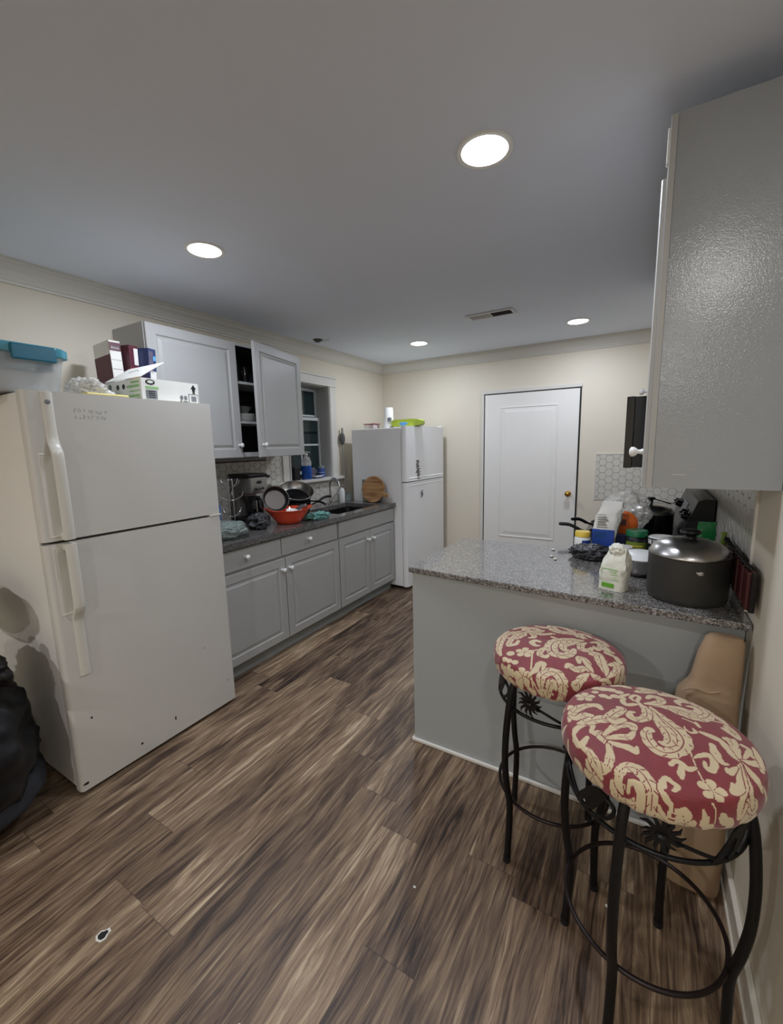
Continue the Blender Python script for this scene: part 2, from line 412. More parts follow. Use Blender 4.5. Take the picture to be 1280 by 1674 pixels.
def struct(name, bm, m, smooth=None, label=None):
    o = obj(name, bm, m, None, smooth); o['kind'] = 'structure'
    o['label'] = label or name; o['category'] = 'structure'
    return o

# ------------------------------------------------------------ room shell
XR2, YF = 2.6, -4.2            # the open room behind the camera
o = struct('floor', xbox(WL-0.3, XR2, YF, WB+0.15, -0.05, 0.0), 'floor', label='dark brown wood-look plank floor')
o = struct('ceiling', xbox(WL-0.3, XR2, YF, WB+0.15, CZ, CZ+0.05), 'ceiling', label='flat grey-white painted ceiling')
WY0, WY1, WZ0, WZ1 = 2.985, 3.60, 1.20, 2.135     # window opening
bm = bmesh.new()
box(bm, WL-0.22, WL, YF, WY0, 0, CZ); box(bm, WL-0.22, WL, WY1, WB+0.1, 0, CZ)
box(bm, WL-0.22, WL, WY0, WY1, 0, WZ0); box(bm, WL-0.22, WL, WY0, WY1, WZ1, CZ)
struct('wall_left', bm, 'wall', label='cream painted left wall with the window')
struct('wall_back', xbox(WL, WR+0.1, WB, WB+0.1, 0, CZ), 'wall', label='cream painted back wall with the white door')
struct('wall_right', xbox(WR, WR+0.12, 0.15, WB, 0, CZ), 'wall', label='cream painted right wall beside the stools')
struct('wall_front', xbox(WL, XR2, YF-0.1, YF, 0, CZ), 'wall', label='wall of the open room behind')
struct('wall_side', xbox(XR2, XR2+0.1, YF, WB, 0, CZ), 'wall', label='side wall of the open room behind')

# crown moulding
CR = [(0.000, -0.105), (0.012, -0.105), (0.014, -0.094), (0.022, -0.090), (0.026, -0.078), (0.046, -0.050), (0.066, -0.034), (0.070, -0.022), (0.080, -0.020), (0.082, -0.010), (0.092, -0.008), (0.092, 0.0), (0.0, 0.0)]
def crown(name, axis, a0, a1, wall, sgn, label):
    bm = bmesh.new(); E = []
    for a, mit in ((a0, 0), (a1, 1)):
        E.append([bm.verts.new((wall+sgn*d, a-(d if mit else 0), CZ+z) if axis == 'y' else (a+(d if not mit else 0), wall+sgn*d, CZ+z)) for d, z in CR])
    n = len(CR)
    for i in range(n):
        j = (i+1) % n; bm.faces.new((E[0][i], E[0][j], E[1][j], E[1][i]))
    bm.faces.new(E[0]); bm.faces.new(list(reversed(E[1])))
    struct(name, bm, 'trim', label=label)
crown('trim_1', 'y', -4.2, WB, WL, 1, 'white crown moulding along the left wall')
crown('trim_2', 'x', WL, WR, WB, -1, 'white crown moulding along the back wall')
bm = bmesh.new(); box(bm, WR-0.016, WR, 0.16, 1.745, 0, 0.105, 0.004); box(bm, WR-0.020, WR, 0.16, 1.745, 0, 0.022, 0.004)
struct('baseboard_right', bm, 'base_trim', label='glossy white baseboard along the right wall')
struct('baseboard_back', xbox(-0.50, -0.36, WB-0.016, WB, 0, 0.10, 0.004), 'base_trim', label='white baseboard on the back wall')
struct('baseboard_left', xbox(WL, WL+0.016, YF, 0.70, 0, 0.10, 0.004), 'base_trim', label='white baseboard on the left wall')

# wall faces carry the hexagonal mosaic: tiles are pattern inside one mesh
def hexfield(name, plane, pos, sgn, u0, u1, z0, z1, label, R=0.0395, gap=0.0028, extra=None):
    bm = bmesh.new()
    t = 0.0055
    def P(u, z, d): return (pos+sgn*d, u, z) if plane == 'x' else (u, pos+sgn*d, z)
    dx, dz = 1.5*R, math.sqrt(3)*R
    i = 0; u = u0
    while u < u1+R:
        z = z0+(dz/2 if i % 2 else 0)
        while z < z1+R:
            poly = [(u+(R-gap/2)*math.cos(PI/3*k), z+(R-gap/2)*math.sin(PI/3*k)) for k in range(6)]
            poly = [(min(max(a, u0), u1), min(max(b, z0), z1)) for a, b in poly]
            c = (sum(p[0] for p in poly)/6, sum(p[1] for p in poly)/6)
            ok = max(p[0] for p in poly)-min(p[0] for p in poly) > 0.008 and max(p[1] for p in poly)-min(p[1] for p in poly) > 0.008
            if ok:
                top = [bm.verts.new(P(c[0]+(a-c[0])*0.95, c[1]+(b-c[1])*0.95, t)) for a, b in poly]
                bot = [bm.verts.new(P(a, b, 0.003)) for a, b in poly]
                bm.faces.new(top)
                for k in range(6):
                    l = (k+1) % 6; bm.faces.new((bot[k], bot[l], top[l], top[k]))
            z += dz
        u += dx; i += 1
    r = thing(name, label, 'backsplash', P((u0+u1)/2, z0, 0)); r['kind'] = 'structure'
    b2 = bmesh.new()
    a = P(u0, z0, 0.0002); b_ = P(u1, z1, 0.0035)
    box(b2, min(a[0], b_[0]), max(a[0], b_[0]), min(a[1], b_[1]), max(a[1], b_[1]), z0, z1)
    obj('grout', b2, 'grout', r); obj('hexagon_tiles', bm, 'tile', r)
    # edge strip
    e = bmesh.new()
    for (ua, ub, za, zb) in ((u0-0.008, u0-0.0001, z0, z1), (u1+0.0001, u1+0.008, z0, z1), (u0-0.008, u1+0.008, z1+0.0001, z1+0.008)):
        a = P(ua, za, 0.0002); b_ = P(ub, zb, 0.008)
        box(e, min(a[0], b_[0]), max(a[0], b_[0]), min(a[1], b_[1]), max(a[1], b_[1]), za, zb)
    obj('edge_strip', e, 'trim', r)
    return r
hexfield('trim_3', 'y', WB, -1, -0.415, WR-0.012, CT, 1.385, 'white hexagon tile backsplash on the back wall right of the door')
hexfield('trim_4', 'x', WL, 1, 1.58, 2.868, CT, 1.455, 'white hexagon tile backsplash under the left wall cabinet')
hexfield('trim_5', 'x', WL, 1, 2.89, 3.74, CT, 1.150, 'white hexagon tile strip below the window sill')
hexfield('trim_6', 'x', WR, -1, 1.80, WB-0.01, CT+0.002, 1.37, 'white hexagon tile backsplash along the right wall')

# door
DX0, DX1, DZ = -1.562, -0.588, 2.04
bm = bmesh.new()
box(bm, DX0-0.045, DX0-0.012, WB-0.014, WB, 0, DZ+0.0118, 0.003)
box(bm, DX0-0.045, DX1+0.014, WB-0.014, WB, DZ+0.012, DZ+0.047, 0.003)
struct('trim_7', bm, 'trim', label='thin white casing around the back door')
struct('trim_8', xbox(DX0-0.0118, DX1+0.010, WB-0.003, WB+0.002, 0, DZ+0.0115), 'black', label='dark gap around the back door leaf')
d = thing('door_1', 'white two-panel interior door with a brass knob in the back wall', 'door', ((DX0+DX1)/2, WB, 0)); d['kind'] = 'structure'
bm = bmesh.new(); dy = WB-0.012
box(bm, DX0, DX1-0.006, dy, WB-0.003, 0.008, DZ)
obj('door_leaf', bm, 'door', d)
for z0, z1 in ((0.47, 1.905), (0.12, 0.36)):
    bm = bmesh.new()
    st = [(0, 0.0), (0.004, 0.005), (0.012, 0.006), (0.020, -0.003+0.004), (0.034, 0.0012), (0.058, 0.005), (0.062, 0.006)]
    loft_rects(bm, (-0.79, dy, z0), (-1, 0, 0), (0, 0, 1), (0, -1, 0), 0.60, z1-z0, st)
    obj('door_panel', bm, 'door', d)
bm = bmesh.new(); lathe(bm, [(0.0, 0), (0.027, 0), (0.027, 0.004), (0.012, 0.006), (0.010, 0.028), (0.024, 0.036), (0.030, 0.048), (0.026, 0.062), (0.012, 0.068), (0, 0.069)], n=24)
bmesh.ops.transform(bm, matrix=Matrix.Translation((-0.663, dy, 0.985)) @ Matrix.Rotation(PI/2, 4, 'X'), verts=bm.verts)
obj('door_knob', bm, 'brass', d, smooth=40, label='brass door knob')

# window in the left wall
wn = thing('window_1', 'white sash window with deep grey reveal and wide casing over the sink, dark outside', 'window', (WL, (WY0+WY1)/2, WZ0)); wn['kind'] = 'structure'
bm = bmesh.new()
box(bm, WL, WL+0.018, WY0-0.105, WY0, WZ0+0.0025, WZ1+0.01, 0.003); box(bm, WL, WL+0.018, WY1, WY1+0.105, WZ0+0.0025, WZ1+0.01, 0.003)
for y in (WY0-0.02, WY1+0.006): box(bm, WL+0.017, WL+0.026, y, y+0.014, WZ0-0.002, WZ1+0.008, 0.003)
obj('casing', bm, 'trim', wn)
bm = bmesh.new(); box(bm, WL, WL+0.022, WY0-0.115, WY1+0.115, WZ1+0.01, WZ1+0.095, 0.003); box(bm, WL, WL+0.032, WY0-0.125, WY1+0.125, WZ1+0.088, WZ1+0.104, 0.004); box(bm, WL, WL+0.028, WY0-0.118, WY1+0.118, WZ1+0.004, WZ1+0.018, 0.004)
obj('header', bm, 'trim', wn)
bm = bmesh.new(); box(bm, WL-0.18, WL+0.0005, WY0+0.0005, WY1-0.0005, WZ0-0.001, WZ0+0.002); box(bm, WL+0.001, WL+0.060, WY0-0.30, WY1+0.16, WZ0-0.028, WZ0+0.002, 0.004)
box(bm, WL+0.001, WL+0.018, WY0-0.13, WY1+0.13, WZ0-0.040, WZ0-0.0285, 0.003)
obj('window_sill', bm, 'trim', wn)
XS = WL-0.15
M['sash'] = mat('sash_white', (198, 202, 202), 0.4, var=0.02)
M['reveal'] = mat('grey_reveal_paint', (186, 186, 182), 0.5, var=0.03)
bm = bmesh.new()
box(bm, XS-0.03, WL-0.0005, WY0+0.0005, WY0+0.004, WZ0+0.003, WZ1-0.0045); box(bm, XS-0.03, WL-0.0005, WY1-0.004, WY1-0.0005, WZ0+0.003, WZ1-0.0045); box(bm, XS-0.03, WL-0.0005, WY0+0.0005, WY1-0.0005, WZ1-0.004, WZ1-0.0005)
obj('reveal', bm, 'reveal', wn)
def sash(name, z0, z1, x, mz):
    s_ = bmesh.new(); f = 0.032
    box(s_, x, x+0.03, WY0+0.006, WY0+0.006+f, z0, z1, 0.003); box(s_, x, x+0.03, WY1-0.006-f, WY1-0.006, z0, z1, 0.003)
    box(s_, x, x+0.031, WY0+0.006, WY1-0.006, z0, z0+f, 0.003); box(s_, x, x+0.031, WY0+0.006, WY1-0.006, z1-f, z1, 0.003)
    s = obj(name, s_, 'sash', wn)
    b_ = bmesh.new(); box(b_, x+0.006, x+0.022, WY0+0.03, WY1-0.03, mz-0.009, mz+0.009); box(b_, x+0.006, x+0.022, (WY0+WY1)/2-0.009, (WY0+WY1)/2+0.009, z0+0.02, z1-0.02)
    obj('muntin', b_, 'sash', s)
    obj('pane', xbox(x+0.012, x+0.016, WY0+0.03, WY1-0.03, z0+0.02, z1-0.02), 'night_glass', s)
sash('upper_sash', 1.79, 2.125, XS-0.028, 1.845)
sash('lower_sash', 1.245, 1.825, XS+0.004, 1.545)
bm = bmesh.new()
for z in (1.66, 1.672): box(bm, XS+0.017, XS+0.020, WY0+0.04, WY1-0.04, z, z+0.006)
box(bm, XS-0.03, XS+0.0, WY0, WY1, WZ0-0.004, 1.246)
obj('storm_rail', bm, 'blind', wn)

# ------------------------------------------------------------ ceiling lamps
def can_light(x, y, label, watt, col=LAMP_COL, group='recessed ceiling lights', r=0.078, spread=180):
    t = thing('recessed_light', label, 'ceiling light', (x, y, CZ), group)
    bm = bmesh.new(); lathe(bm, [(r, 0.0), (r, -0.004), (r+0.014, -0.006), (r+0.018, -0.002), (r+0.018, 0.0)], (x, y, CZ), 40, cap=False)
    obj('trim_ring', bm, 'white_plastic', t, smooth=40)
    bm = bmesh.new(); lathe(bm, [(0.0005, -0.0045), (r*0.6, -0.0042), (r, -0.003), (r, -0.001), (0.0005, -0.001)], (x, y, CZ), 40, cap=False)
    obj('diffuser', bm, 'diffuser', t)
    ld = bpy.data.lights.new('lamp', 'AREA'); ld.shape = 'DISK'; ld.size = 2*r; ld.energy = watt; ld.color = col; ld.spread = math.radians(spread)
    lo = bpy.data.objects.new('lamp', ld); COL.objects.link(lo); lo.parent = t; lo.location = (0, 0, -0.008)
    return t
can_light(-1.945, 1.50, 'round recessed ceiling light above the near refrigerator', LAMP_W)
can_light(-0.53, 1.555, 'largest, brightest round recessed ceiling light near the right wall cabinet', LAMP_W*1.0)
can_light(-1.97, 3.89, 'small round recessed ceiling light above the far refrigerator', FAR_W)
can_light(-0.545, 3.99, 'small round recessed ceiling light in front of the back door', FAR_W)
for x, y, w3, lb in ((0.32, -0.25, 10.0, 'recessed ceiling light just behind the camera'), (-1.7, -2.5, REAR_FILL_W, 'unseen fill lamp added at the left of the room behind'), (0.1, -2.9, REAR_FILL_W, 'unseen fill lamp added in the middle of the room behind')):
    can_light(x, y, lb, w3, col=(0.98, 0.97, 0.97), spread=180)  # the two far ones are added fill, set back to spare the near floor

# ceiling air vent
t = thing('ceiling_vent', 'white two-part louvred air vent in the ceiling between the lights', 'vent', (-1.09, 3.37, CZ))
VX0, VX1, VY0, VY1 = -1.27, -0.905, 3.30, 3.44
bm = bmesh.new()
for a in ((VX0, VX1, VY0, VY0+0.022), (VX0, VX1, VY1-0.022, VY1), (VX0, VX0+0.022, VY0+0.0221, VY1-0.0221), (VX1-0.022, VX1, VY0+0.0221, VY1-0.0221), ((VX0+VX1)/2-0.006, (VX0+VX1)/2+0.006, VY0+0.0221, VY1-0.0221)):
    box(bm, *a, CZ-0.009, CZ-0.0005, 0.002)
obj('vent_frame', bm, 'vent_white', t)
obj('vent_opening', xbox(VX0+0.01, VX1-0.01, VY0+0.01, VY1-0.01, CZ-0.002, CZ-0.0005), 'vent_dark', t)
for k in range(2):
    bm = bmesh.new(); a, b_ = (VX0+0.02, (VX0+VX1)/2-0.006) if k == 0 else ((VX0+VX1)/2+0.006, VX1-0.02)
    for i in range(7):
        y = VY0+0.026+i*0.0145
        tl = 0.010 if k == 0 else 0.002
        q = [(a, y, CZ-0.003), (b_, y, CZ-0.003), (b_, y+tl, CZ-0.009), (a, y+tl, CZ-0.009)]
        quad(bm, q); quad(bm, [(p[0], p[1]+0.0012, p[2]+0.0005) for p in reversed(q)])
    obj('vent_louvres', bm, 'vent_white' if k == 0 else 'vent_dark', t)
t = thing('ceiling_hook_plate', 'small dark round fixture on the ceiling above the left wall cabinet', 'ceiling fixture', (-2.665, 3.20, CZ))
bm = bmesh.new(); lathe(bm, [(0.0005, -0.022), (0.022, -0.022), (0.030, -0.012), (0.042, -0.006), (0.046, 0)], (-2.665, 3.20, CZ-0.0005), 20); obj('cap', bm, 'vent_dark', t, smooth=40)
bm = bmesh.new(); tube(bm, [(-2.665, 3.20, CZ-0.022), (-2.62, 3.22, CZ-0.016), (-2.57, 3.25, CZ-0.004)], 0.004); obj('wire', bm, 'vent_white', t)

# ------------------------------------------------------------ cabinet parts
def knob(parent, P, d, r=0.016, m='white_knob', name='knob'):
    """mushroom knob at P pointing along unit vector d"""
    bm = bmesh.new(); lathe(bm, [(0.0, 0), (r*0.62, 0), (r*0.45, 0.008), (r*0.42, 0.014), (r*0.8, 0.020), (r, 0.027), (r*0.92, 0.034), (r*0.5, 0.038), (0.0, 0.039)], n=20)
    q = Vector((0, 0, 1)).rotation_difference(Vector(d)).to_matrix().to_4x4()
    bmesh.ops.transform(bm, matrix=Matrix.Translation(P) @ q, verts=bm.verts)
    return obj(name, bm, m, parent, smooth=50)
XF = -2.225                      # face of the left base doors
def base_unit(y0, y1, drawers, doors, label, kn_d, kn_k):
    t = thing('base_cabinet', label, 'cabinet', ((WL+XF)/2, (y0+y1)/2, 0), None)
    bm = bmesh.new()
    if y0 > 2.5:
        box(bm, WL+0.003, XF-0.020, y0, y1, 0.10, 0.66); box(bm, WL+0.003, WL+0.02, y0, y1, 0.6601, 0.888); box(bm, XF-0.036, XF-0.020, y0, y1, 0.6601, 0.888)
        box(bm, WL+0.0201, XF-0.0361, y0, y0+0.016, 0.6601, 0.888); box(bm, WL+0.0201, XF-0.0361, y1-0.016, y1, 0.6601, 0.888)
    else: box(bm, WL+0.003, XF-0.020, y0, y1, 0.10, 0.888)
    obj('carcass', bm, 'grey', t)
    obj('toe_kick', xbox(WL+0.003, -2.285, y0, y1, 0.0, 0.10), 'toe', t)
    for k, (a, b_) in enumerate(drawers):
        bm = bmesh.new(); loft_rects(bm, (XF-0.019, a, 0.742), (0, 1, 0), (0, 0, 1), (1, 0, 0), b_-a, 0.136, [(0, 0), (0, 0.016), (0.003, 0.019), (0.006, 0.019)])
        p = obj('drawer', bm, 'grey', t)
        if kn_k[k]: knob(p, (XF, (a+b_)/2 if kn_k[k] is True else kn_k[k], 0.818), (1, 0, 0))
    for k, (a, b_) in enumerate(doors):
        bm = bmesh.new(); loft_rects(bm, (XF-0.019, a, 0.108), (0, 1, 0), (0, 0, 1), (1, 0, 0), b_-a, 0.616, RAISED(0.019, 0.058))
        p = obj('door', bm, 'grey', t)
        knob(p, (XF, kn_d[k], 0.642), (1, 0, 0))
base_unit(1.560, 2.826, [(1.565, 2.152), (2.160, 2.806)], [(1.565, 2.184), (2.192, 2.820)], 'long grey base cabinet left of the sink with two drawers and two raised panel doors', (2.150, 2.225), (1.83, 2.44))
base_unit(2.828, 3.772, [(2.834, 3.766)], [(2.834, 3.302), (3.308, 3.766)], 'grey sink base cabinet beside the far refrigerator with a plain false front', (3.262, 3.348), (None,))

# worktop with the sink cut-out
SX0, SX1, SY0, SY1 = -2.70, -2.30, 2.93, 3.58
w_ = thing('granite_worktop', 'long brown-grey granite worktop on the left base cabinets', 'worktop', ((WL-2.20)/2, 2.67, 0.89))
bm = bmesh.new(); e0, e1 = 1.565, 3.762
for a in ((WL+0.001, SX0, e0, e1), (SX1, -2.20, e0, e1), (SX0, SX1, e0, SY0), (SX0, SX1, SY1, e1)):
    box(bm, *a, 0.890, CT)
bmesh.ops.remove_doubles(bm, verts=bm.verts, dist=1e-5)
obj('slab', bm, 'granite_dark', w_)
s_ = thing('kitchen_sink', 'undermounted stainless steel sink below the window', 'sink', ((SX0+SX1)/2, (SY0+SY1)/2, 0.70))
bm = bmesh.new(); t_ = 0.004
O = [(SX0+0.001, SY0+0.001), (SX1-0.001, SY0+0.001), (SX1-0.001, SY1-0.001), (SX0+0.001, SY1-0.001)]
def rr(x0, x1, y0, y1, r, z, n=5):
    out = []
    for cx, cy, a in ((x1-r, y1-r, 0), (x0+r, y1-r, PI/2), (x0+r, y0+r, PI), (x1-r, y0+r, 1.5*PI)):
        for i in range(n+1):
            q = a+PI/2*i/n; out.append((cx+r*math.cos(q), cy+r*math.sin(q), z))
    return out
def loft_loops(bm, loops, cap0=True, cap1=True):
    R_ = [[bm.verts.new(p) for p in l] for l in loops]
    for A, B in zip(R_, R_[1:]):
        n = len(A)
        for i in range(n):
            j = (i+1) % n; bm.faces.new((A[i], A[j], B[j], B[i]))
    if cap0: bm.faces.new(list(reversed(R_[0])))
    if cap1: bm.faces.new(R_[-1])
    return bm
loft_loops(bm, [rr(SX0+0.002, SX1-0.002, SY0+0.002, SY1-0.002, 0.05, 0.889), rr(SX0+0.008, SX1-0.008, SY0+0.008, SY1-0.008, 0.05, 0.889), rr(SX0+0.012, SX1-0.012, SY0+0.012, SY1-0.012, 0.05, 0.72), rr(SX0+0.03, SX1-0.03, SY0+0.03, SY1-0.03, 0.05, 0.705)], cap0=False)
obj('basin', bm, 'stainless_sink', s_, smooth=40)
bm = bmesh.new(); lathe(bm, [(0.0, 0), (0.02, 0.0), (0.03, 0.004), (0.042, 0.002), (0.042, 0)], (-2.5, 3.3, 0.7056), 24); obj('drain', bm, 'chrome', s_, smooth=40)
# splash ledge behind the sink worktop
t = thing('kitchen_faucet', 'chrome high-arc faucet with a side lever behind the sink', 'faucet', (-2.78, 3.42, CT))
bm = bmesh.new(); lathe(bm, [(0.028, 0), (0.028, 0.006), (0.020, 0.012), (0.018, 0.09), (0.014, 0.10)], (-2.78, 3.42, CT), 24); obj('faucet_base', bm, 'chrome', t, smooth=40)
bm = bmesh.new(); tube(bm, catmull([(-2.78, 3.42, CT+0.08), (-2.78, 3.42, CT+0.20), (-2.755, 3.415, CT+0.255), (-2.70, 3.40, CT+0.27), (-2.64, 3.385, CT+0.235), (-2.625, 3.38, CT+0.19)], 6), 0.011, 12); obj('spout', bm, 'chrome', t, smooth=60)
bm = bmesh.new(); tube(bm, [(-2.775, 3.435, CT+0.06), (-2.76, 3.50, CT+0.10), (-2.745, 3.56, CT+0.165)], [0.009, 0.008, 0.010], 10); obj('lever', bm, 'chrome', t, smooth=60)

# left wall cabinet
UZ0, UZ1, UX = 1.458, 2.270, -2.572
t = thing('wall_cabinet', 'grey wall cabinet on the left wall, right door standing ajar', 'cabinet', (-2.74, 2.16, UZ0))
UY0, UY1 = 1.512, 2.815; mid = (2.16)
bm = bmesh.new(); k = 0.016
box(bm, WL+0.002, UX, UY0, UY0+k, UZ0, UZ1); box(bm, WL+0.002, UX, UY1-k, UY1, UZ0, UZ1); box(bm, WL+0.002, UX, UY0+k, UY1-k, UZ1-k, UZ1); box(bm, WL+0.002, UX, UY0+k, UY1-k, UZ0, UZ0+k+0.004)
box(bm, WL+0.002, WL+0.008, UY0+k, UY1-k, UZ0+k+0.005, UZ1-k-0.001)
obj('carcass', bm, 'grey', t)
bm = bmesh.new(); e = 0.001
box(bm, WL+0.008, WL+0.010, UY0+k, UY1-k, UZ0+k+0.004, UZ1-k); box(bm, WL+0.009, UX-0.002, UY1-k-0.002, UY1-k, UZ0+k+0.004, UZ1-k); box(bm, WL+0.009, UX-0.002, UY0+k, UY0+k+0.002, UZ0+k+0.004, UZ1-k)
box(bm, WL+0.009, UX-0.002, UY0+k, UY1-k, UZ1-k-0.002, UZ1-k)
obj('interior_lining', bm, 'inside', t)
for z in (1.715, 2.000): obj('shelf', xbox(WL+0.010, UX-0.012, UY0+k+0.002, UY1-k-0.002, z-0.009, z+0.009), 'shelf', t)
obj('bottom_rail', xbox(UX-0.004, UX+0.001, mid-0.01, UY1-k-0.001, UZ0+0.002, UZ0+0.035), 'shelf', t)
bm = bmesh.new(); loft_rects(bm, (UX, UY0+0.004, UZ0-0.002), (0, 1, 0), (0, 0, 1), (1, 0, 0), 0.640, UZ1-UZ0, RAISED(0.020, 0.060))
p = obj('door', bm, 'grey', t); knob(p, (UX+0.020, 2.128, 1.545), (1, 0, 0))
a = math.radians(13.0); H0 = Vector((UX+0.002, UY1-0.004, UZ0-0.002)); U = Vector((math.sin(a), -math.cos(a), 0)); Nn = Vector((math.cos(a), math.sin(a), 0))
bm = bmesh.new(); loft_rects(bm, H0+U*0.640, -U, (0, 0, 1), Nn, 0.640, UZ1-UZ0, RAISED(0.020, 0.060))
p = obj('door', bm, 'grey', t); knob(p, H0+U*0.605+Nn*0.020+Vector((0, 0, 0.09)), Nn)
# under-cabinet strip
t = thing('under_cabinet_strip', 'slim dark red and grey strip fixed under the left wall cabinet', 'light fixture', (-2.68, 2.15, UZ0-0.03))
obj('grey_bar', xbox(-2.72, -2.64, 1.72, 2.46, UZ0-0.032, UZ0-0.001, 0.004), 'dark_steel', t)
obj('lens', xbox(-2.715, -2.636, 1.73, 2.45, UZ0-0.039, UZ0-0.032, 0.002), 'dark_red', t)  # plain opaque dark red bar under the grey one

# things in the open wall cabinet
def tumbler(x, y, z, r, h, label, group):
    bm = bmesh.new(); lathe(bm, [(r*0.75, 0), (r*0.8, 0.002), (r, h), (r-0.0025, h), (r*0.74, 0.006), (0.0005, 0.006)], (x, y, z), 20, cap=False)
    single('drinking_glass', bm, 'glass', label, 'glass', group, smooth=60)
for i, (x, y, h, n) in enumerate(((-2.66, 2.235, 0.16, 'tall stemless'), (-2.67, 2.325, 0.12, 'short'), (-2.74, 2.27, 0.14, 'medium'))):
    tumbler(x, y, 2.0095, 0.032, h, n+' clear glass on the top shelf inside the open wall cabinet', 'glasses in the wall cabinet')
for i in range(5):
    bm = bmesh.new(); z = 1.7245+i*0.011
    lathe(bm, [(0.0005, 0), (0.055, 0), (0.062, 0.004), (0.095, 0.014), (0.097, 0.0155), (0.062, 0.007), (0.0005, 0.005)], (-2.70, 2.30, z), 32, cap=False)
    pos = ('lowest', 'second lowest', 'middle', 'second highest', 'topmost')[i]
    single('dinner_plate', bm, 'white_knob', pos+' white plate of the stack inside the open wall cabinet', 'plate', 'plates in the wall cabinet', smooth=50)
bm = bmesh.new(); lathe(bm, [(0.03, 0), (0.035, 0.004), (0.075, 0.055), (0.072, 0.055), (0.03, 0.008), (0.0005, 0.008)], (-2.70, 2.30, 1.7845), 28, cap=False)
single('serving_bowl', bm, 'dark_steel', 'grey bowl resting on the plate stack inside the open wall cabinet', 'bowl', smooth=50)

# ------------------------------------------------------------ near refrigerator
def fridge_near():
    X1, Y0, Y1, Z1, ZG = -2.062, 0.712, 1.552, 1.765, 1.155
    XB = -2.118
    t = thing('refrigerator', 'large white top-freezer refrigerator at the left with long moulded handles', 'refrigerator', (-2.45, 1.13, 0))
    obj('cabinet_body', xbox(WL+0.03, XB, Y0+0.004, Y1-0.004, 0.028, Z1-0.006, 0.006), 'fridge_side', t)
    obj('gasket', xbox(XB-0.002, XB+0.012, Y0+0.014, Y1-0.014, 0.06, Z1-0.02), 'gasket', t)
    for nm, z0, z1 in (('freezer_door', ZG+0.006, Z1), ('fridge_door', 0.022, ZG-0.006)):
        bm = bmesh.new()
        r = 0.020
        prof = [(XB+0.010, Y0), (X1-r, Y0)]+[(X1-r+r*math.sin(PI/2*i/5), Y0+r-r*math.cos(PI/2*i/5)) for i in range(1, 6)]
        prof += [(X1-r+r*math.cos(PI/2*i/5), Y1-r+r*math.sin(PI/2*i/5)) for i in range(0, 6)]+[(XB+0.010, Y1)]
        loft_loops(bm, [[(x, y, z0) for x, y in prof], [(x, y, z0+0.004) for x, y in prof], [(x, y, z1-0.004) for x, y in prof], [(x, y, z1) for x, y in prof]])
        p = obj(nm, bm, 'fridge', t, smooth=35)
        # moulded handle: flat strip that rises to a grip
        yc = Y0+0.080
        if nm == 'freezer_door': path = [(z1-0.004, 0.006), (1.66, 0.006), (1.575, 0.010), (1.535, 0.030), (1.500, 0.040), (1.35, 0.042), (1.22, 0.042), (z0+0.004, 0.040)]
        else: path = [(z1-0.004, 0.040), (1.08, 0.042), (0.90, 0.042), (0.86, 0.036), (0.825, 0.016), (0.79, 0.007), (0.66, 0.006), (0.555, 0.006)]
        hb = bmesh.new(); w2 = 0.020; loops = []
        pts = catmull([(X1+o_, 0, z) for z, o_ in path], 6)
        for i, q in enumerate(pts):
            th = 0.010; o_ = q.x-X1
            inner = max(0.0, o_-0.013) if o_ > 0.014 else -0.001
            ww = w2 if o_ < 0.02 else w2
            yo = 0.0 
            loops.append([(X1+inner, yc-ww+yo, q.z), (X1+o_-0.003, yc-ww+yo, q.z), (X1+o_, yc-ww+0.004+yo, q.z), (X1+o_+0.002, yc+yo, q.z), (X1+o_, yc+ww-0.004+yo, q.z), (X1+o_-0.003, yc+ww+yo, q.z), (X1+inner, yc+ww+yo, q.z)])
        loft_loops(hb, loops)
        # end post that fixes the grip to the door
        ze = (z0+0.002, z0+0.030) if nm == 'freezer_door' else (z1-0.030, z1-0.002)
        box(hb, X1-0.001, X1+0.038, yc-0.019, yc+0.019, ze[0], ze[1], 0.004)
        h = obj('door_handle', hb, 'handle', p, smooth=40)
        # shallow grip recess plate beside the handle
        gb = bmesh.new(); za, zb = (ZG+0.02, 1.52) if nm == 'freezer_door' else (0.84, ZG-0.02)
        loft_rects(gb, (X1-0.0005, yc-0.055, za), (0, 1, 0), (0, 0, 1), (1, 0, 0), 0.075, zb-za, [(0, 0), (0, 0.001), (0.004, 0.0022), (0.010, 0.0008)])
        obj('grip_plate', gb, 'handle', p)
        if nm == 'freezer_door':
            bm = bmesh.new(); lathe(bm, [(0, 0), (0.009, 0), (0.009, 0.003), (0.006, 0.004), (0, 0.004)], n=16)
            bmesh.ops.transform(bm, matrix=Matrix.Translation((X1+0.008, yc, 1.722)) @ Matrix.Rotation(PI/2, 4, 'Y'), verts=bm.verts)
            obj('handle_screw_cap', bm, 'print_grey', h, smooth=40)
    obj('hinge', xbox(XB+0.01, X1+0.004, Y1-0.075, Y1-0.004, ZG-0.0045, ZG+0.0045, 0.002), 'handle', t)
    obj('hinge_tape', xbox(XB-0.03, X1-0.006, Y1+0.0002, Y1+0.004, ZG-0.035, ZG+0.05, 0.001), 'tape', t, label='blue tape over the hinge')
    obj('base_grille', xbox(WL+0.05, XB-0.02, Y0+0.03, Y1-0.03, 0.0, 0.05), 'black', t)
    bm = bmesh.new(); box(bm, XB-0.012, X1-0.012, Y0+0.01, Y1-0.01, 0.012, 0.020, 0.002); obj('kick_trim', bm, 'print_grey', t)
    for y in (Y0+0.05, Y1-0.05):
        bm = bmesh.new(); lathe(bm, [(0.018, 0), (0.018, 0.014), (0.010, 0.016), (0.010, 0.034)], (-2.15, y, 0), 16); obj('levelling_foot', bm, 'black', t)
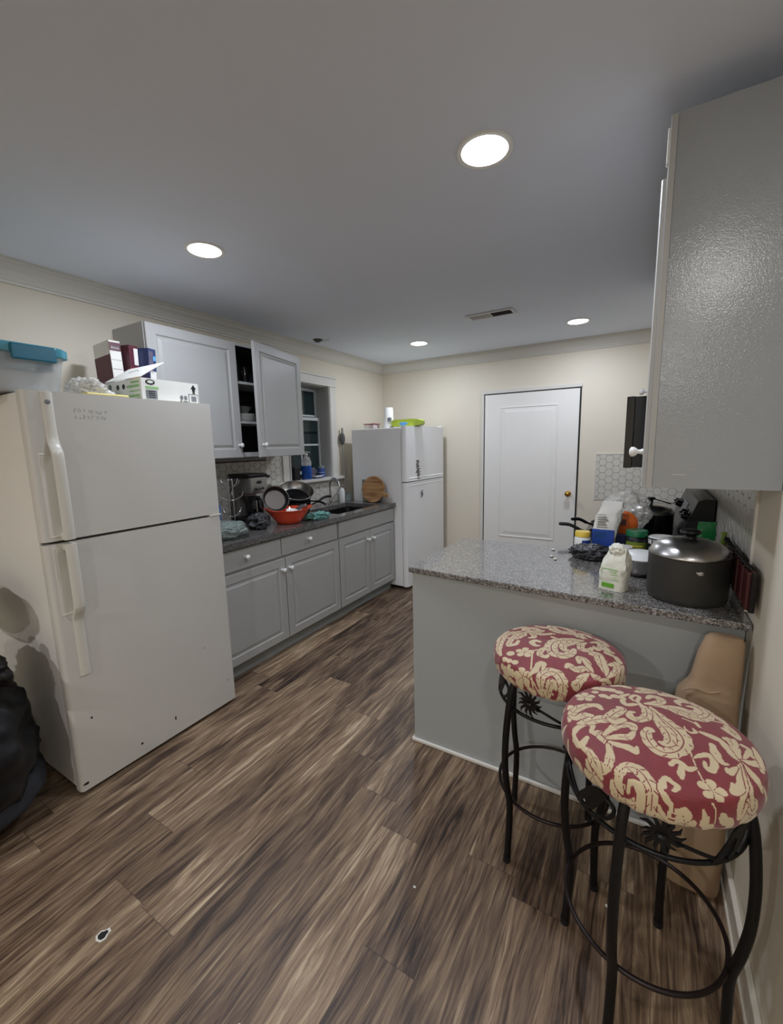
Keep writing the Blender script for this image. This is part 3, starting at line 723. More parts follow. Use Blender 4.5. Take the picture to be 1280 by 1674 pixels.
    # worn chips in the enamel
    for y, z, a_, b_ in ((1.165, 0.115, 0.004, 0.012), (0.985, 0.085, 0.006, 0.006), (0.79, 0.345, 0.004, 0.006), (1.37, 0.42, 0.003, 0.003), (1.50, 0.16, 0.003, 0.004), (0.735, 0.055, 0.012, 0.006)):
        bm = bmesh.new(); poly = [(a_*math.cos(q)*(1+0.3*math.sin(3*q+z*90)), b_*math.sin(q)) for q in [2*PI*i/12 for i in range(12)]]
        prism(bm, poly, frame((X1-0.0002, y, z), (0, 1, 0), (0, 0, 1)), 0.0006); obj('chipped_spot', bm, 'print', t, label='dark chip in the enamel')
    # faint pen scribble on the freezer door
    bm = bmesh.new(); rnd = random.Random(4)
    for k in range(16):
        y = 0.885+0.13*(k % 8)/8+rnd.uniform(-0.004, 0.004); z = 1.695-0.026*(k//8)-0.006*(k % 8)/8
        tube(bm, [(X1+0.0001, y+0.010*i/4*rnd.uniform(0.3, 1.5), z+rnd.uniform(-0.010, 0.010)) for i in range(5)], 0.0006, 4)
    obj('faint_scribble', bm, 'print_grey', t, label='faint grey scribble')
fridge_near()

# ------------------------------------------------------------ far refrigerator
def fridge_far():
    A = math.radians(-3.6)
    t = thing('refrigerator', 'white two-door refrigerator in the far left corner with a round board leaning on it', 'refrigerator', (-2.072, 3.768, 0), rz=A)
    # local axes: x towards the room, y away along the wall, origin near front corner
    D, Wd, Z1, ZG = 0.70, 0.83, 1.705, 1.142
    def L_(nm, bm, m, par=None, **k): return obj(nm, bm, m, par or t, local=True, **k)
    L_('cabinet_body', xbox(-D, -0.062, 0.004, Wd-0.004, 0.03, Z1-0.008, 0.006), 'fridge_cool')
    L_('gasket', xbox(-0.066, -0.050, 0.012, Wd-0.012, 0.05, Z1-0.02), 'gasket')
    for nm, z0, z1 in (('freezer_door', ZG+0.005, Z1+0.006), ('fridge_door', 0.03, ZG-0.005)):
        bm = bmesh.new(); r = 0.02
        prof = [(-0.052, 0), (-r*1.2, 0), (-0.004, 0.014), (0.0, 0.045)]
        prof += [(-r+r*math.cos(PI/2*i/5), Wd-r+r*math.sin(PI/2*i/5)) for i in range(0, 6)]+[(-0.052, Wd)]
        loft_loops(bm, [[(x, y, z) for x, y in prof] for z in (z0, z1)])
        p = L_(nm, bm, 'fridge_cool', smooth=25)
        bm = bmesh.new(); za = ZG+0.004 if nm == 'freezer_door' else ZG-0.044
        loft_rects(bm, (-0.0005, 0.05, za), (0, 1, 0), (0, 0, 1), (1, 0, 0), Wd-0.09, 0.040, [(0, 0), (0, 0.002), (0.006, 0.008), (0.016, 0.003)])
        h = obj('door_handle', bm, 'fridge_cool', p, local=True)
    L_('base_grille', xbox(-D+0.05, -0.07, 0.03, Wd-0.03, 0, 0.04), 'black')
    bm = bmesh.new(); box(bm, -0.058, -0.008, Wd-0.05, Wd-0.006, Z1+0.006, Z1+0.018, 0.003); L_('hinge_cover', bm, 'fridge_cool')
    # stickers with black marks
    rnd = random.Random(3)
    for k, (y, z, hh, ww) in enumerate(((0.235, 1.325, 0.060, 0.085), (0.235, 1.255, 0.050, 0.095), (0.24, 1.190, 0.055, 0.095))):
        bm = bmesh.new()
        for q in range(7):
            zz = z-hh/2+hh*q/6; a_ = rnd.uniform(0, 0.4)*ww; b_ = ww*(1-rnd.uniform(0, 0.4))
            tube(bm, [(0.0015, y-ww/2+a_, zz), (0.0015, y-ww/2+(a_+b_)/2, zz+rnd.uniform(-0.008, 0.008)), (0.0015, y-ww/2+b_, zz)], 0.0036, 5)
        o = thing('fridge_sticker', ('top', 'middle', 'lowest')[k]+' of three small black marked stickers on the far freezer door', 'sticker', (0, 0, 0), 'stickers on the far refrigerator')
        o.location = (Matrix.Translation(t.location) @ Matrix.Rotation(A, 4, 'Z')) @ Vector((0.0, y, z))
        o.rotation_euler = (0, 0, A)
        for v in bm.verts: v.co -= Vector((0, y, z))
        obj('mark', bm, 'print', o, local=True)
    bm = bmesh.new(); tube(bm, [(0.0, -0.012, -0.04), (0.002, 0.008, -0.01), (0.0, -0.006, 0.012), (0.003, 0.006, 0.038)], [0.004, 0.009, 0.010, 0.005], 8)
    o = thing('fridge_magnet', 'small dark magnet alone on the lower door of the far refrigerator', 'magnet'); o.location = (Matrix.Translation(t.location) @ Matrix.Rotation(A, 4, 'Z')) @ Vector((0.010, 0.30, 1.00)); o.rotation_euler = (0, 0, A)
    obj('figure', bm, 'print_grey', o, local=True, smooth=60)
fridge_far()

# ------------------------------------------------------------ peninsula
PX0, PX1, PY0, PY1 = -0.945, WR-0.003, 1.766, 2.45
t = thing('peninsula_cabinet', 'grey painted peninsula cabinet with a plain back panel behind the stools', 'cabinet', ((PX0+PX1)/2, 2.1, 0))
obj('back_panel', xbox(PX0, PX1, PY0, PY0+0.02, 0.0, 0.902), 'grey_panel', t)
obj('carcass', xbox(PX0+0.002, PX1, PY0+0.0205, PY1-0.02, 0.0, 0.894), 'grey', t)
bm = bmesh.new()
for a, b_ in ((PX0+0.02, -0.63), (-0.625, -0.34)): loft_rects(bm, (b_, PY1-0.02, 0.11), (-1, 0, 0), (0, 0, 1), (0, 1, 0), b_-a, 0.74, RAISED(0.019, 0.05))
obj('door', bm, 'grey', t)
bm = bmesh.new()
box(bm, PX0-0.012, PX1-0.016, PY0-0.014, PY0, 0.0, 0.020, 0.006); box(bm, PX0-0.012, PX0, PY0-0.014, PY1-0.05, 0, 0.020, 0.006)
struct('trim_9', bm, 'trim', label='white quarter-round strip at the foot of the peninsula')
t = thing('granite_countertop', 'speckled grey granite countertop of the peninsula', 'countertop', (-0.3, 2.1, 0.895))
bm = bmesh.new(); prism(bm, [(PX0-0.020, PY0-0.006), (PX1, PY0-0.090), (PX1, PY1+0.035), (PX0-0.020, PY1+0.035)], Matrix.Translation((0, 0, 0.903)), CT-0.903)
bmesh.ops.bevel(bm, geom=[e_ for e_ in bm.edges], offset=0.004, segments=2, profile=0.5, affect='EDGES')
obj('slab', bm, 'granite', t)
bm = bmesh.new(); box(bm, -0.305, PX1, PY1+0.0355, 2.60, 0.895, CT, 0.003)
single('counter_strip', bm, 'granite', 'narrow granite strip between the peninsula and the black stove', 'countertop')
t = thing('base_cabinet', 'grey base cabinet on the right beyond the peninsula', 'cabinet', (0, 2.52, 0)); obj('carcass', xbox(-0.28, PX1, 2.452, 2.60, 0, 0.893), 'grey', t)

# stove
def stove():
    Y0, Y1 = 2.605, 3.365; X0 = -0.31
    t = thing('kitchen_range', 'black stove against the right wall with a tilted control panel', 'stove', (0.0, 2.98, 0))
    obj('body', xbox(X0, WR-0.012, Y0, Y1, 0.02, 0.905, 0.004), 'black', t)
    obj('cooktop', xbox(X0-0.01, WR-0.012, Y0, Y1, 0.9055, 0.925, 0.005), 'gloss_black', t)
    bm = bmesh.new(); prof = [(WR-0.015, 0.926), (WR-0.135, 0.926), (WR-0.150, 1.02), (WR-0.085, 1.205), (WR-0.060, 1.215), (WR-0.015, 1.215)]
    loft_loops(bm, [[(x, y, z) for x, z in prof] for y in (Y0+0.005, Y1-0.005)])
    p = obj('control_panel', bm, 'black', t)
    nrm = Vector((-0.185, 0, 0.065)).normalized()
    for y in (2.68, 2.79, 3.20, 3.30):
        bm = bmesh.new(); lathe(bm, [(0, 0), (0.026, 0), (0.026, 0.005), (0.021, 0.007), (0.019, 0.026), (0.015, 0.029), (0, 0.029)], n=20)
        box(bm, -0.004, 0.004, -0.020, 0.020, 0.028, 0.036, 0.002)
        q = Vector((0, 0, 1)).rotation_difference(nrm).to_matrix().to_4x4()
        bmesh.ops.transform(bm, matrix=Matrix.Translation(Vector((WR-0.117, y, 1.115))+nrm*0.001) @ q, verts=bm.verts)
        obj('control_knob', bm, 'gloss_black', p, smooth=40)
    bm = bmesh.new(); loft_loops(bm, [[(WR-0.1235+a, y, 1.10+b) for a, b in ((-0.0015, 0), (0.0185, 0.06), (0.0215, 0.06), (0.0015, 0))] for y in (2.88, 3.10)]); obj('display', bm, 'print_grey', p)
    for x, y in ((-0.16, 2.78), (0.06, 2.78), (-0.16, 3.17), (0.06, 3.17)):
        bm = bmesh.new()
        for r in (0.03, 0.05, 0.07, 0.088): tube(bm, ring_pts((x, y, 0.934), r, 32), 0.0045, 6, closed=True)
        for k in range(3): tube(bm, [(x, y, 0.929), (x+0.095*math.cos(2.1*k), y+0.095*math.sin(2.1*k), 0.929)], 0.003, 5)
        obj('burner', bm, 'iron', t)
    obj('oven_door', xbox(X0-0.032, X0-0.001, Y0+0.01, Y1-0.01, 0.20, 0.86, 0.006), 'gloss_black', t)
    bm = bmesh.new(); tube(bm, [(X0-0.03, Y0+0.08, 0.80), (X0-0.07, Y0+0.08, 0.80), (X0-0.07, Y1-0.08, 0.80), (X0-0.03, Y1-0.08, 0.80)], 0.010, 8); obj('oven_handle', bm, 'black', t)
stove()
# base run beyond the stove
t = thing('base_cabinet', 'grey base cabinet on the right between the stove and back wall', 'cabinet', (0, 4.0, 0))
obj('carcass', xbox(-0.28, PX1, 3.372, WB-0.003, 0, 0.893), 'grey', t)
single('end_worktop', xbox(-0.31, PX1, 3.370, WB-0.012, 0.895, CT, 0.003), 'granite', 'granite worktop between the stove and the back wall', 'worktop')

# over-range microwave
t = thing('microwave_oven', 'black over-range microwave jutting out past the right wall cabinet', 'microwave', (0.12, 2.9, 1.375))
obj('case', xbox(-0.060, WR-0.002, 2.605, 3.365, 1.375, 1.742, 0.002), 'black', t)
obj('door', xbox(-0.099, -0.0602, 2.603, 3.16, 1.372, 1.744, 0.003), 'gloss_black', t)
obj('control_strip', xbox(-0.098, -0.0602, 3.162, 3.365, 1.372, 1.744, 0.003), 'gloss_black', t)

# right wall cabinet
def right_cabinet():
    Y0, Z0, Z1, XF_ = 1.540, 1.372, 2.402, 0.024
    t = thing('wall_cabinet', 'large glossy grey wall cabinet at the upper right, seen from its side', 'cabinet', (0.18, 2.05, Z0))
    obj('carcass', xbox(XF_, WR-0.002, Y0, 2.598, Z0, Z1), 'grey_gloss', t)
    obj('face_frame', xbox(XF_-0.017, XF_-0.0005, Y0-0.004, 2.598, Z0-0.003, Z1-0.004, 0.001), 'grey', t)
    for k, (a, b_) in enumerate(((Y0+0.004, 2.062), (2.070, 2.594))):
        bm = bmesh.new(); loft_rects(bm, (XF_-0.0175, b_, Z0+0.004), (0, -1, 0), (0, 0, 1), (-1, 0, 0), b_-a, Z1-Z0-0.16, RAISED(0.013, 0.058))
        p = obj('door', bm, 'grey', t)
        knob(p, (XF_-0.031, a+0.035 if k == 0 else b_-0.04, 1.482 if k == 0 else 1.76), (-1, 0, 0))
    bm = bmesh.new(); box(bm, XF_-0.023, XF_-0.0172, Y0-0.002, Y0+0.020, 2.28, 2.37, 0.002); obj('hinge', bm, 'trim', t)
    bm = bmesh.new(); tube(bm, [(0.073, Y0-0.0002, 1.4135), (0.092, Y0-0.0002, 1.413), (0.106, Y0-0.0002, 1.4128)], 0.0009, 5); obj('paint_scratch', bm, 'trim', t, label='short pale scratch')
    t2 = thing('wall_cabinet', 'small grey wall cabinet above the black microwave', 'cabinet', (0.18, 2.98, 1.78))
    obj('carcass', xbox(XF_, WR-0.002, 2.604, 3.37, 1.778, Z1), 'grey', t2)
    bm = bmesh.new(); loft_rects(bm, (XF_-0.001, 3.366, 1.785), (0, -1, 0), (0, 0, 1), (-1, 0, 0), 0.75, Z1-1.80, RAISED(0.019, 0.058)); p = obj('door', bm, 'grey', t2)
right_cabinet()

# ------------------------------------------------------------ bar stools with damask seats
def pattern_mask(strokes, U, V):
    """evaluates the woven motif on seat coordinates; 1 = cream"""
    shp = U.shape; out = np.zeros(shp, np.float32); vein = np.zeros(shp, bool)
    def disc_path(P, W, kind):
        pts = catmull([(a, b, 0) for a, b in P], 10) if len(P) > 2 else [Vector((*P[0], 0)), Vector((*P[1], 0))]
        k = len(pts); wi = np.interp(np.linspace(0, len(W)-1, k), range(len(W)), W)
        xs = np.array([p.x for p in pts]); ys = np.array([p.y for p in pts])
        ds = np.r_[0, np.cumsum(np.hypot(np.diff(xs), np.diff(ys)))]
        pad = wi.max()*1.5
        sel = (U > xs.min()-pad) & (U < xs.max()+pad) & (V > ys.min()-pad) & (V < ys.max()+pad)
        idx = np.where(sel)
        if not len(idx[0]): return
        u, v = U[idx], V[idx]
        best = np.full(u.shape, 9.0); arc = np.zeros(u.shape); side = np.zeros(u.shape); wb = np.ones(u.shape)
        for i in range(k-1):
            dx, dy = xs[i+1]-xs[i], ys[i+1]-ys[i]; l2 = dx*dx+dy*dy+1e-12
            t = np.clip(((u-xs[i])*dx+(v-ys[i])*dy)/l2, 0, 1)
            d = np.hypot(u-xs[i]-t*dx, v-ys[i]-t*dy); ww = wi[i]+t*(wi[i+1]-wi[i])
            q = d/np.maximum(ww, 1e-4); m = q < best
            best[m] = q[m]; arc[m] = ds[i]+(t*math.sqrt(l2))[m]; wb[m] = ww[m]
            side[m] = np.sign(dx*(v-ys[i])-dy*(u-xs[i]))[m]
        if kind == 'L':
            lob = 0.90+0.16*np.abs(np.sin(arc*26))
            ins = best < lob
            big = wb > 0.045
            vn = big & ((best < 0.09) | ((best > 0.32) & (best < lob-0.10) & (np.abs(((arc*9-best*0.45) % 1)-0.5) < 0.07)))
            # dark outline where strokes lie on each other
        else:
            ins = best < 1.0; vn = np.zeros(u.shape, bool)
        rim = (best >= 1.0) & (best < 1.0+0.010/np.maximum(wb, 0.01)) 
        o_ = out[idx]; vv = vein[idx]
        if kind == 'L': o_[rim & (o_ > 0)] = 0.0
        o_[ins] = 1.0; vv[ins] = False; vv[vn] = True
        out[idx] = o_; vein[idx] = vv
    for s in strokes:
        if s[0] == 'F':
            _, a, b, r = s
            for q in range(5):
                th = 2*PI*q/5+0.4
                disc_path([(a+0.15*r*math.cos(th), b+0.15*r*math.sin(th)), (a+0.72*r*math.cos(th), b+0.72*r*math.sin(th))], [r*0.22, r*0.40], 'C')
            for q in range(5):
                th = 2*PI*q/5+0.4+PI/5
                d = np.abs((U-a)*math.sin(th)-(V-b)*math.cos(th)); al = (U-a)*math.cos(th)+(V-b)*math.sin(th)
                vein |= (d < r*0.035) & (al > r*0.05) & (al < r*0.8)
        else:
            pts = s[1]; W = [p[2] for p in pts]
            if s[0] == 'V': W = [max(0.008, x) for x in W]
            disc_path([(p[0], p[1]) for p in pts], W, 'L' if s[0] == 'L' else 'C')
    out[vein] = 0.12
    return out
def damask_material():
    m, nt, b = newmat('damask_fabric'); L = nt.links.new
    at = N(nt, 'ShaderNodeAttribute', attribute_name='weave')
    sp = N(nt, 'ShaderNodeSeparateColor'); L(at.outputs['Color'], sp.inputs[0])
    tc = N(nt, 'ShaderNodeTexCoord')
    n = N(nt, 'ShaderNodeTexNoise'); n.inputs['Scale'].default_value = 9; n.inputs['Detail'].default_value = 3; n.inputs['Distortion'].default_value = 2; L(tc.outputs['Object'], n.inputs['Vector'])
    red = N(nt, 'ShaderNodeMix', data_type='RGBA'); L(n.outputs[0], red.inputs[0]); red.inputs[6].default_value = (*srgb((98, 22, 30)), 1); red.inputs[7].default_value = (*srgb((138, 44, 50)), 1)
    crm = N(nt, 'ShaderNodeMix', data_type='RGBA'); L(n.outputs[0], crm.inputs[0]); crm.inputs[6].default_value = (*srgb((184, 164, 128)), 1); crm.inputs[7].default_value = (*srgb((210, 192, 156)), 1)
    mr = N(nt, 'ShaderNodeMapRange'); mr.inputs['From Min'].default_value = 0.35; mr.inputs['From Max'].default_value = 0.65; L(sp.outputs[0], mr.inputs[0])
    mx = N(nt, 'ShaderNodeMix', data_type='RGBA'); L(mr.outputs[0], mx.inputs[0]); L(red.outputs[2], mx.inputs[6]); L(crm.outputs[2], mx.inputs[7])
    L(mx.outputs[2], b.inputs['Base Color']); b.inputs['Roughness'].default_value = 0.62; b.inputs['Sheen Weight'].default_value = 0.25
    wv = N(nt, 'ShaderNodeTexNoise'); wv.inputs['Scale'].default_value = 500; L(tc.outputs['Object'], wv.inputs['Vector'])
    bp = N(nt, 'ShaderNodeBump'); bp.inputs['Strength'].default_value = 0.25; bp.inputs['Distance'].default_value = 0.001; L(wv.outputs[0], bp.inputs['Height']); L(bp.outputs[0], b.inputs['Normal'])
    return m
M['damask'] = damask_material()

SR = 0.222
def seat_cushion(name, parent, strokes, zc, hh):
    """round cushion; local coordinates, pattern follows the cloth over the edge"""
    NA, prof = 560, []
    # (distance along the cloth, radius, height)
    n1 = 150
    for i in range(n1+1):
        s = i/n1*0.93; prof.append((s, s*SR, zc+hh*(0.55+0.45*(1-(s/0.93)**2.4))*1.0))
    n2 = 46; zt = prof[-1][2]
    for i in range(1, n2+1):
        a = PI*0.98*i/n2
        prof.append((0.93+0.36*i/n2, SR*(0.93+0.07*math.sin(a)), zt-(zt-(zc-hh))*(1-math.cos(a))/2))
    prof.append((1.34, SR*0.88, zc-hh-0.004)); prof.append((1.40, SR*0.5, zc-hh-0.004))
    R_ = np.array([p[1] for p in prof]); Z_ = np.array([p[2] for p in prof]); S_ = np.array([p[0] for p in prof])
    R_[0] = 0.0004
    th = np.linspace(0, 2*PI, NA, endpoint=False)
    X = np.outer(R_, np.cos(th)); Y = np.outer(R_, np.sin(th)); Z = np.outer(Z_, np.ones(NA))
    Z += 0.0016*np.outer(np.minimum(1, (S_/0.9)**3), np.sin(th*23)+0.6*np.sin(th*41+1))*(np.outer(S_ > 1.0, np.ones(NA)))
    U = np.outer(S_, np.cos(th)); V = np.outer(S_, np.sin(th))
    rnd = random.Random(len(strokes)); rim = []
    for q in range(17):                                   # the motif runs on over the side of the cushion
        an = 2*PI*(q+rnd.random()*0.4)/17; rr_ = 1.13+0.10*rnd.random(); b0 = Vector((rr_*math.cos(an), rr_*math.sin(an)))
        tn = Vector((-math.sin(an), math.cos(an))); ou = Vector((math.cos(an), math.sin(an))); s_ = rnd.choice((-1, 1))
        if q % 4 == 3: rim.append(('F', b0.x, b0.y, 0.13))
        else: rim.append(('L', [tuple(b0+tn*s_*a_+ou*c_)+(w_,) for a_, c_, w_ in ((-0.15, -0.16, 0.015), (-0.12, -0.02, 0.045), (0.0, 0.08, 0.06), (0.12, 0.04, 0.05), (0.13, -0.06, 0.04), (0.04, -0.06, 0.025))]))
    mask = pattern_mask(rim+list(strokes), U, V)
    nr = len(prof)
    verts = np.stack([X, Y, Z], -1).reshape(-1, 3)
    I = np.arange(nr-1)[:, None]*NA+np.arange(NA)[None, :]; J = np.arange(nr-1)[:, None]*NA+(np.arange(NA)[None, :]+1) % NA
    faces = np.stack([I, I+NA, J+NA, J], -1).reshape(-1, 4)
    me = bpy.data.meshes.new(name); me.from_pydata(verts.tolist(), [], faces.tolist())
    ca = me.color_attributes.new('weave', 'FLOAT_COLOR', 'POINT')
    v = mask.reshape(-1); ca.data.foreach_set('color', np.stack([v, v, v, np.ones_like(v)], -1).reshape(-1).astype(np.float32))
    me.polygons.foreach_set('use_smooth', [True]*len(me.polygons)); me.materials.append(M['damask']); me.update()
    o = bpy.data.objects.new(name, me); COL.objects.link(o); o.parent = parent
    return o
def palm_crown(bm, M4, r, n=13, t=0.003):
    poly = []
    rnd = random.Random(5)
    for i in range(n):
        a = 2*PI*i/n; w = PI/n; rr_ = r*rnd.uniform(0.86, 1.12)
        poly += [(0.46*r*math.cos(a-w), 0.46*r*math.sin(a-w)), (0.78*rr_*math.cos(a-w*0.55+0.06), 0.78*rr_*math.sin(a-w*0.55+0.06)), (rr_*math.cos(a+0.22), rr_*math.sin(a+0.22)), (0.76*rr_*math.cos(a+w*0.5), 0.76*rr_*math.sin(a+w*0.5))]
    return prism(bm, poly, M4, t)
def stool(label, C0, yaw, strokes):
    t = thing('bar_stool', label, 'stool', (C0[0], C0[1], 0), 'bar stools at the peninsula')
    seat_cushion('seat_cushion', t, strokes, 0.757, 0.048)
    L_ = lambda nm, bm, m, par=None, **k: obj(nm, bm, m, par or t, local=True, **k)
    bm = bmesh.new(); lathe(bm, [(0.0005, 0.700), (0.19, 0.700), (0.195, 0.703), (0.195, 0.706), (0.0005, 0.706)], n=48, cap=False); L_('seat_plate', bm, 'iron')
    RZ = [(0.0, 0.205), (0.10, 0.200), (0.20, 0.197), (0.25, 0.200), (0.31, 0.212), (0.40, 0.222), (0.50, 0.222), (0.60, 0.213), (0.66, 0.203), (0.704, 0.190)]
    for k in range(4):
        a = yaw+PI/4+k*PI/2
        bm = bmesh.new(); tube(bm, catmull([((r+0.0)*math.cos(a), (r)*math.sin(a), z) for z, r in RZ], 5), 0.0118, 12)
        leg = L_('leg', bm, 'iron', smooth=70)
        bm = bmesh.new(); tube(bm, [(0.205*math.cos(a), 0.205*math.sin(a), 0.0), (0.2045*math.cos(a), 0.2045*math.sin(a), 0.022)], 0.0135, 12); L_('foot_cap', bm, 'black', leg)
    bm = bmesh.new(); tube(bm, ring_pts((0, 0, 0.248), 0.190, 72), 0.0062, 8, closed=True); L_('footrest_ring', bm, 'rust_iron', smooth=70)
    bm = bmesh.new(); tube(bm, ring_pts((0, 0, 0.612), 0.196, 72), 0.0058, 8, closed=True); L_('lower_apron_ring', bm, 'iron', smooth=70)
    for k in range(4):
        a0 = yaw+PI/4+k*PI/2
        def pos(f, z, r=0.197):
            a = a0+f*PI/2; return Vector((r*math.cos(a), r*math.sin(a), z))
        bm = bmesh.new()
        f = 0.24; c = pos(f, 0.670, 0.202); a = a0+f*PI/2
        palm_crown(bm, frame(c, (-math.sin(a), math.cos(a), 0), (0, 0, 1)), 0.045)
        lathe(bm, [(0, -0.004), (0.012, -0.004), (0.014, 0.0), (0.010, 0.005), (0, 0.006)], tuple(c), 12)
        tube(bm, catmull([pos(0.24, 0.662), pos(0.38, 0.650), pos(0.55, 0.628), pos(0.66, 0.614)], 5), [0.0042]*15+[0.006], 8)
        L_('palm_ornament', bm, 'iron')
        # dolphin-like curl on the other half of the panel
        bm = bmesh.new()
        body = [(0.0, 0.0), (0.035, 0.020), (0.065, 0.058), (0.078, 0.082), (0.060, 0.088), (0.036, 0.086), (0.010, 0.074), (-0.012, 0.050), (-0.034, 0.028), (-0.050, 0.006), (-0.062, -0.002), (-0.040, -0.006), (-0.022, 0.004), (-0.012, 0.022), (0.008, 0.036), (0.020, 0.050), (0.034, 0.060), (0.030, 0.040), (0.016, 0.022), (-0.004, 0.010)]
        g = 0.70; ag = a0+g*PI/2
        P0 = pos(g, 0.618, 0.200)
        # bend the plate round the ring
        poly = [(x*0.72, y*0.95) for x, y in body]
        va = [bm.verts.new((0.1985*math.cos(ag+x/0.2), 0.1985*math.sin(ag+x/0.2), 0.614+y)) for x, y in poly]
        vb = [bm.verts.new((0.2015*math.cos(ag+x/0.2), 0.2015*math.sin(ag+x/0.2), 0.614+y)) for x, y in poly]
        bm.faces.new(va); bm.faces.new(list(reversed(vb)))
        for i in range(len(va)): bm.faces.new((va[i], va[(i+1) % len(va)], vb[(i+1) % len(va)], vb[i]))
        bmesh.ops.triangulate(bm, faces=[f_ for f_ in bm.faces if len(f_.verts) > 4])
        tube(bm, catmull([pos(0.80, 0.69), pos(0.93, 0.672), pos(0.90, 0.640), pos(0.80, 0.618)], 5), 0.005, 8)
        L_('scroll_ornament', bm, 'iron')
    return t
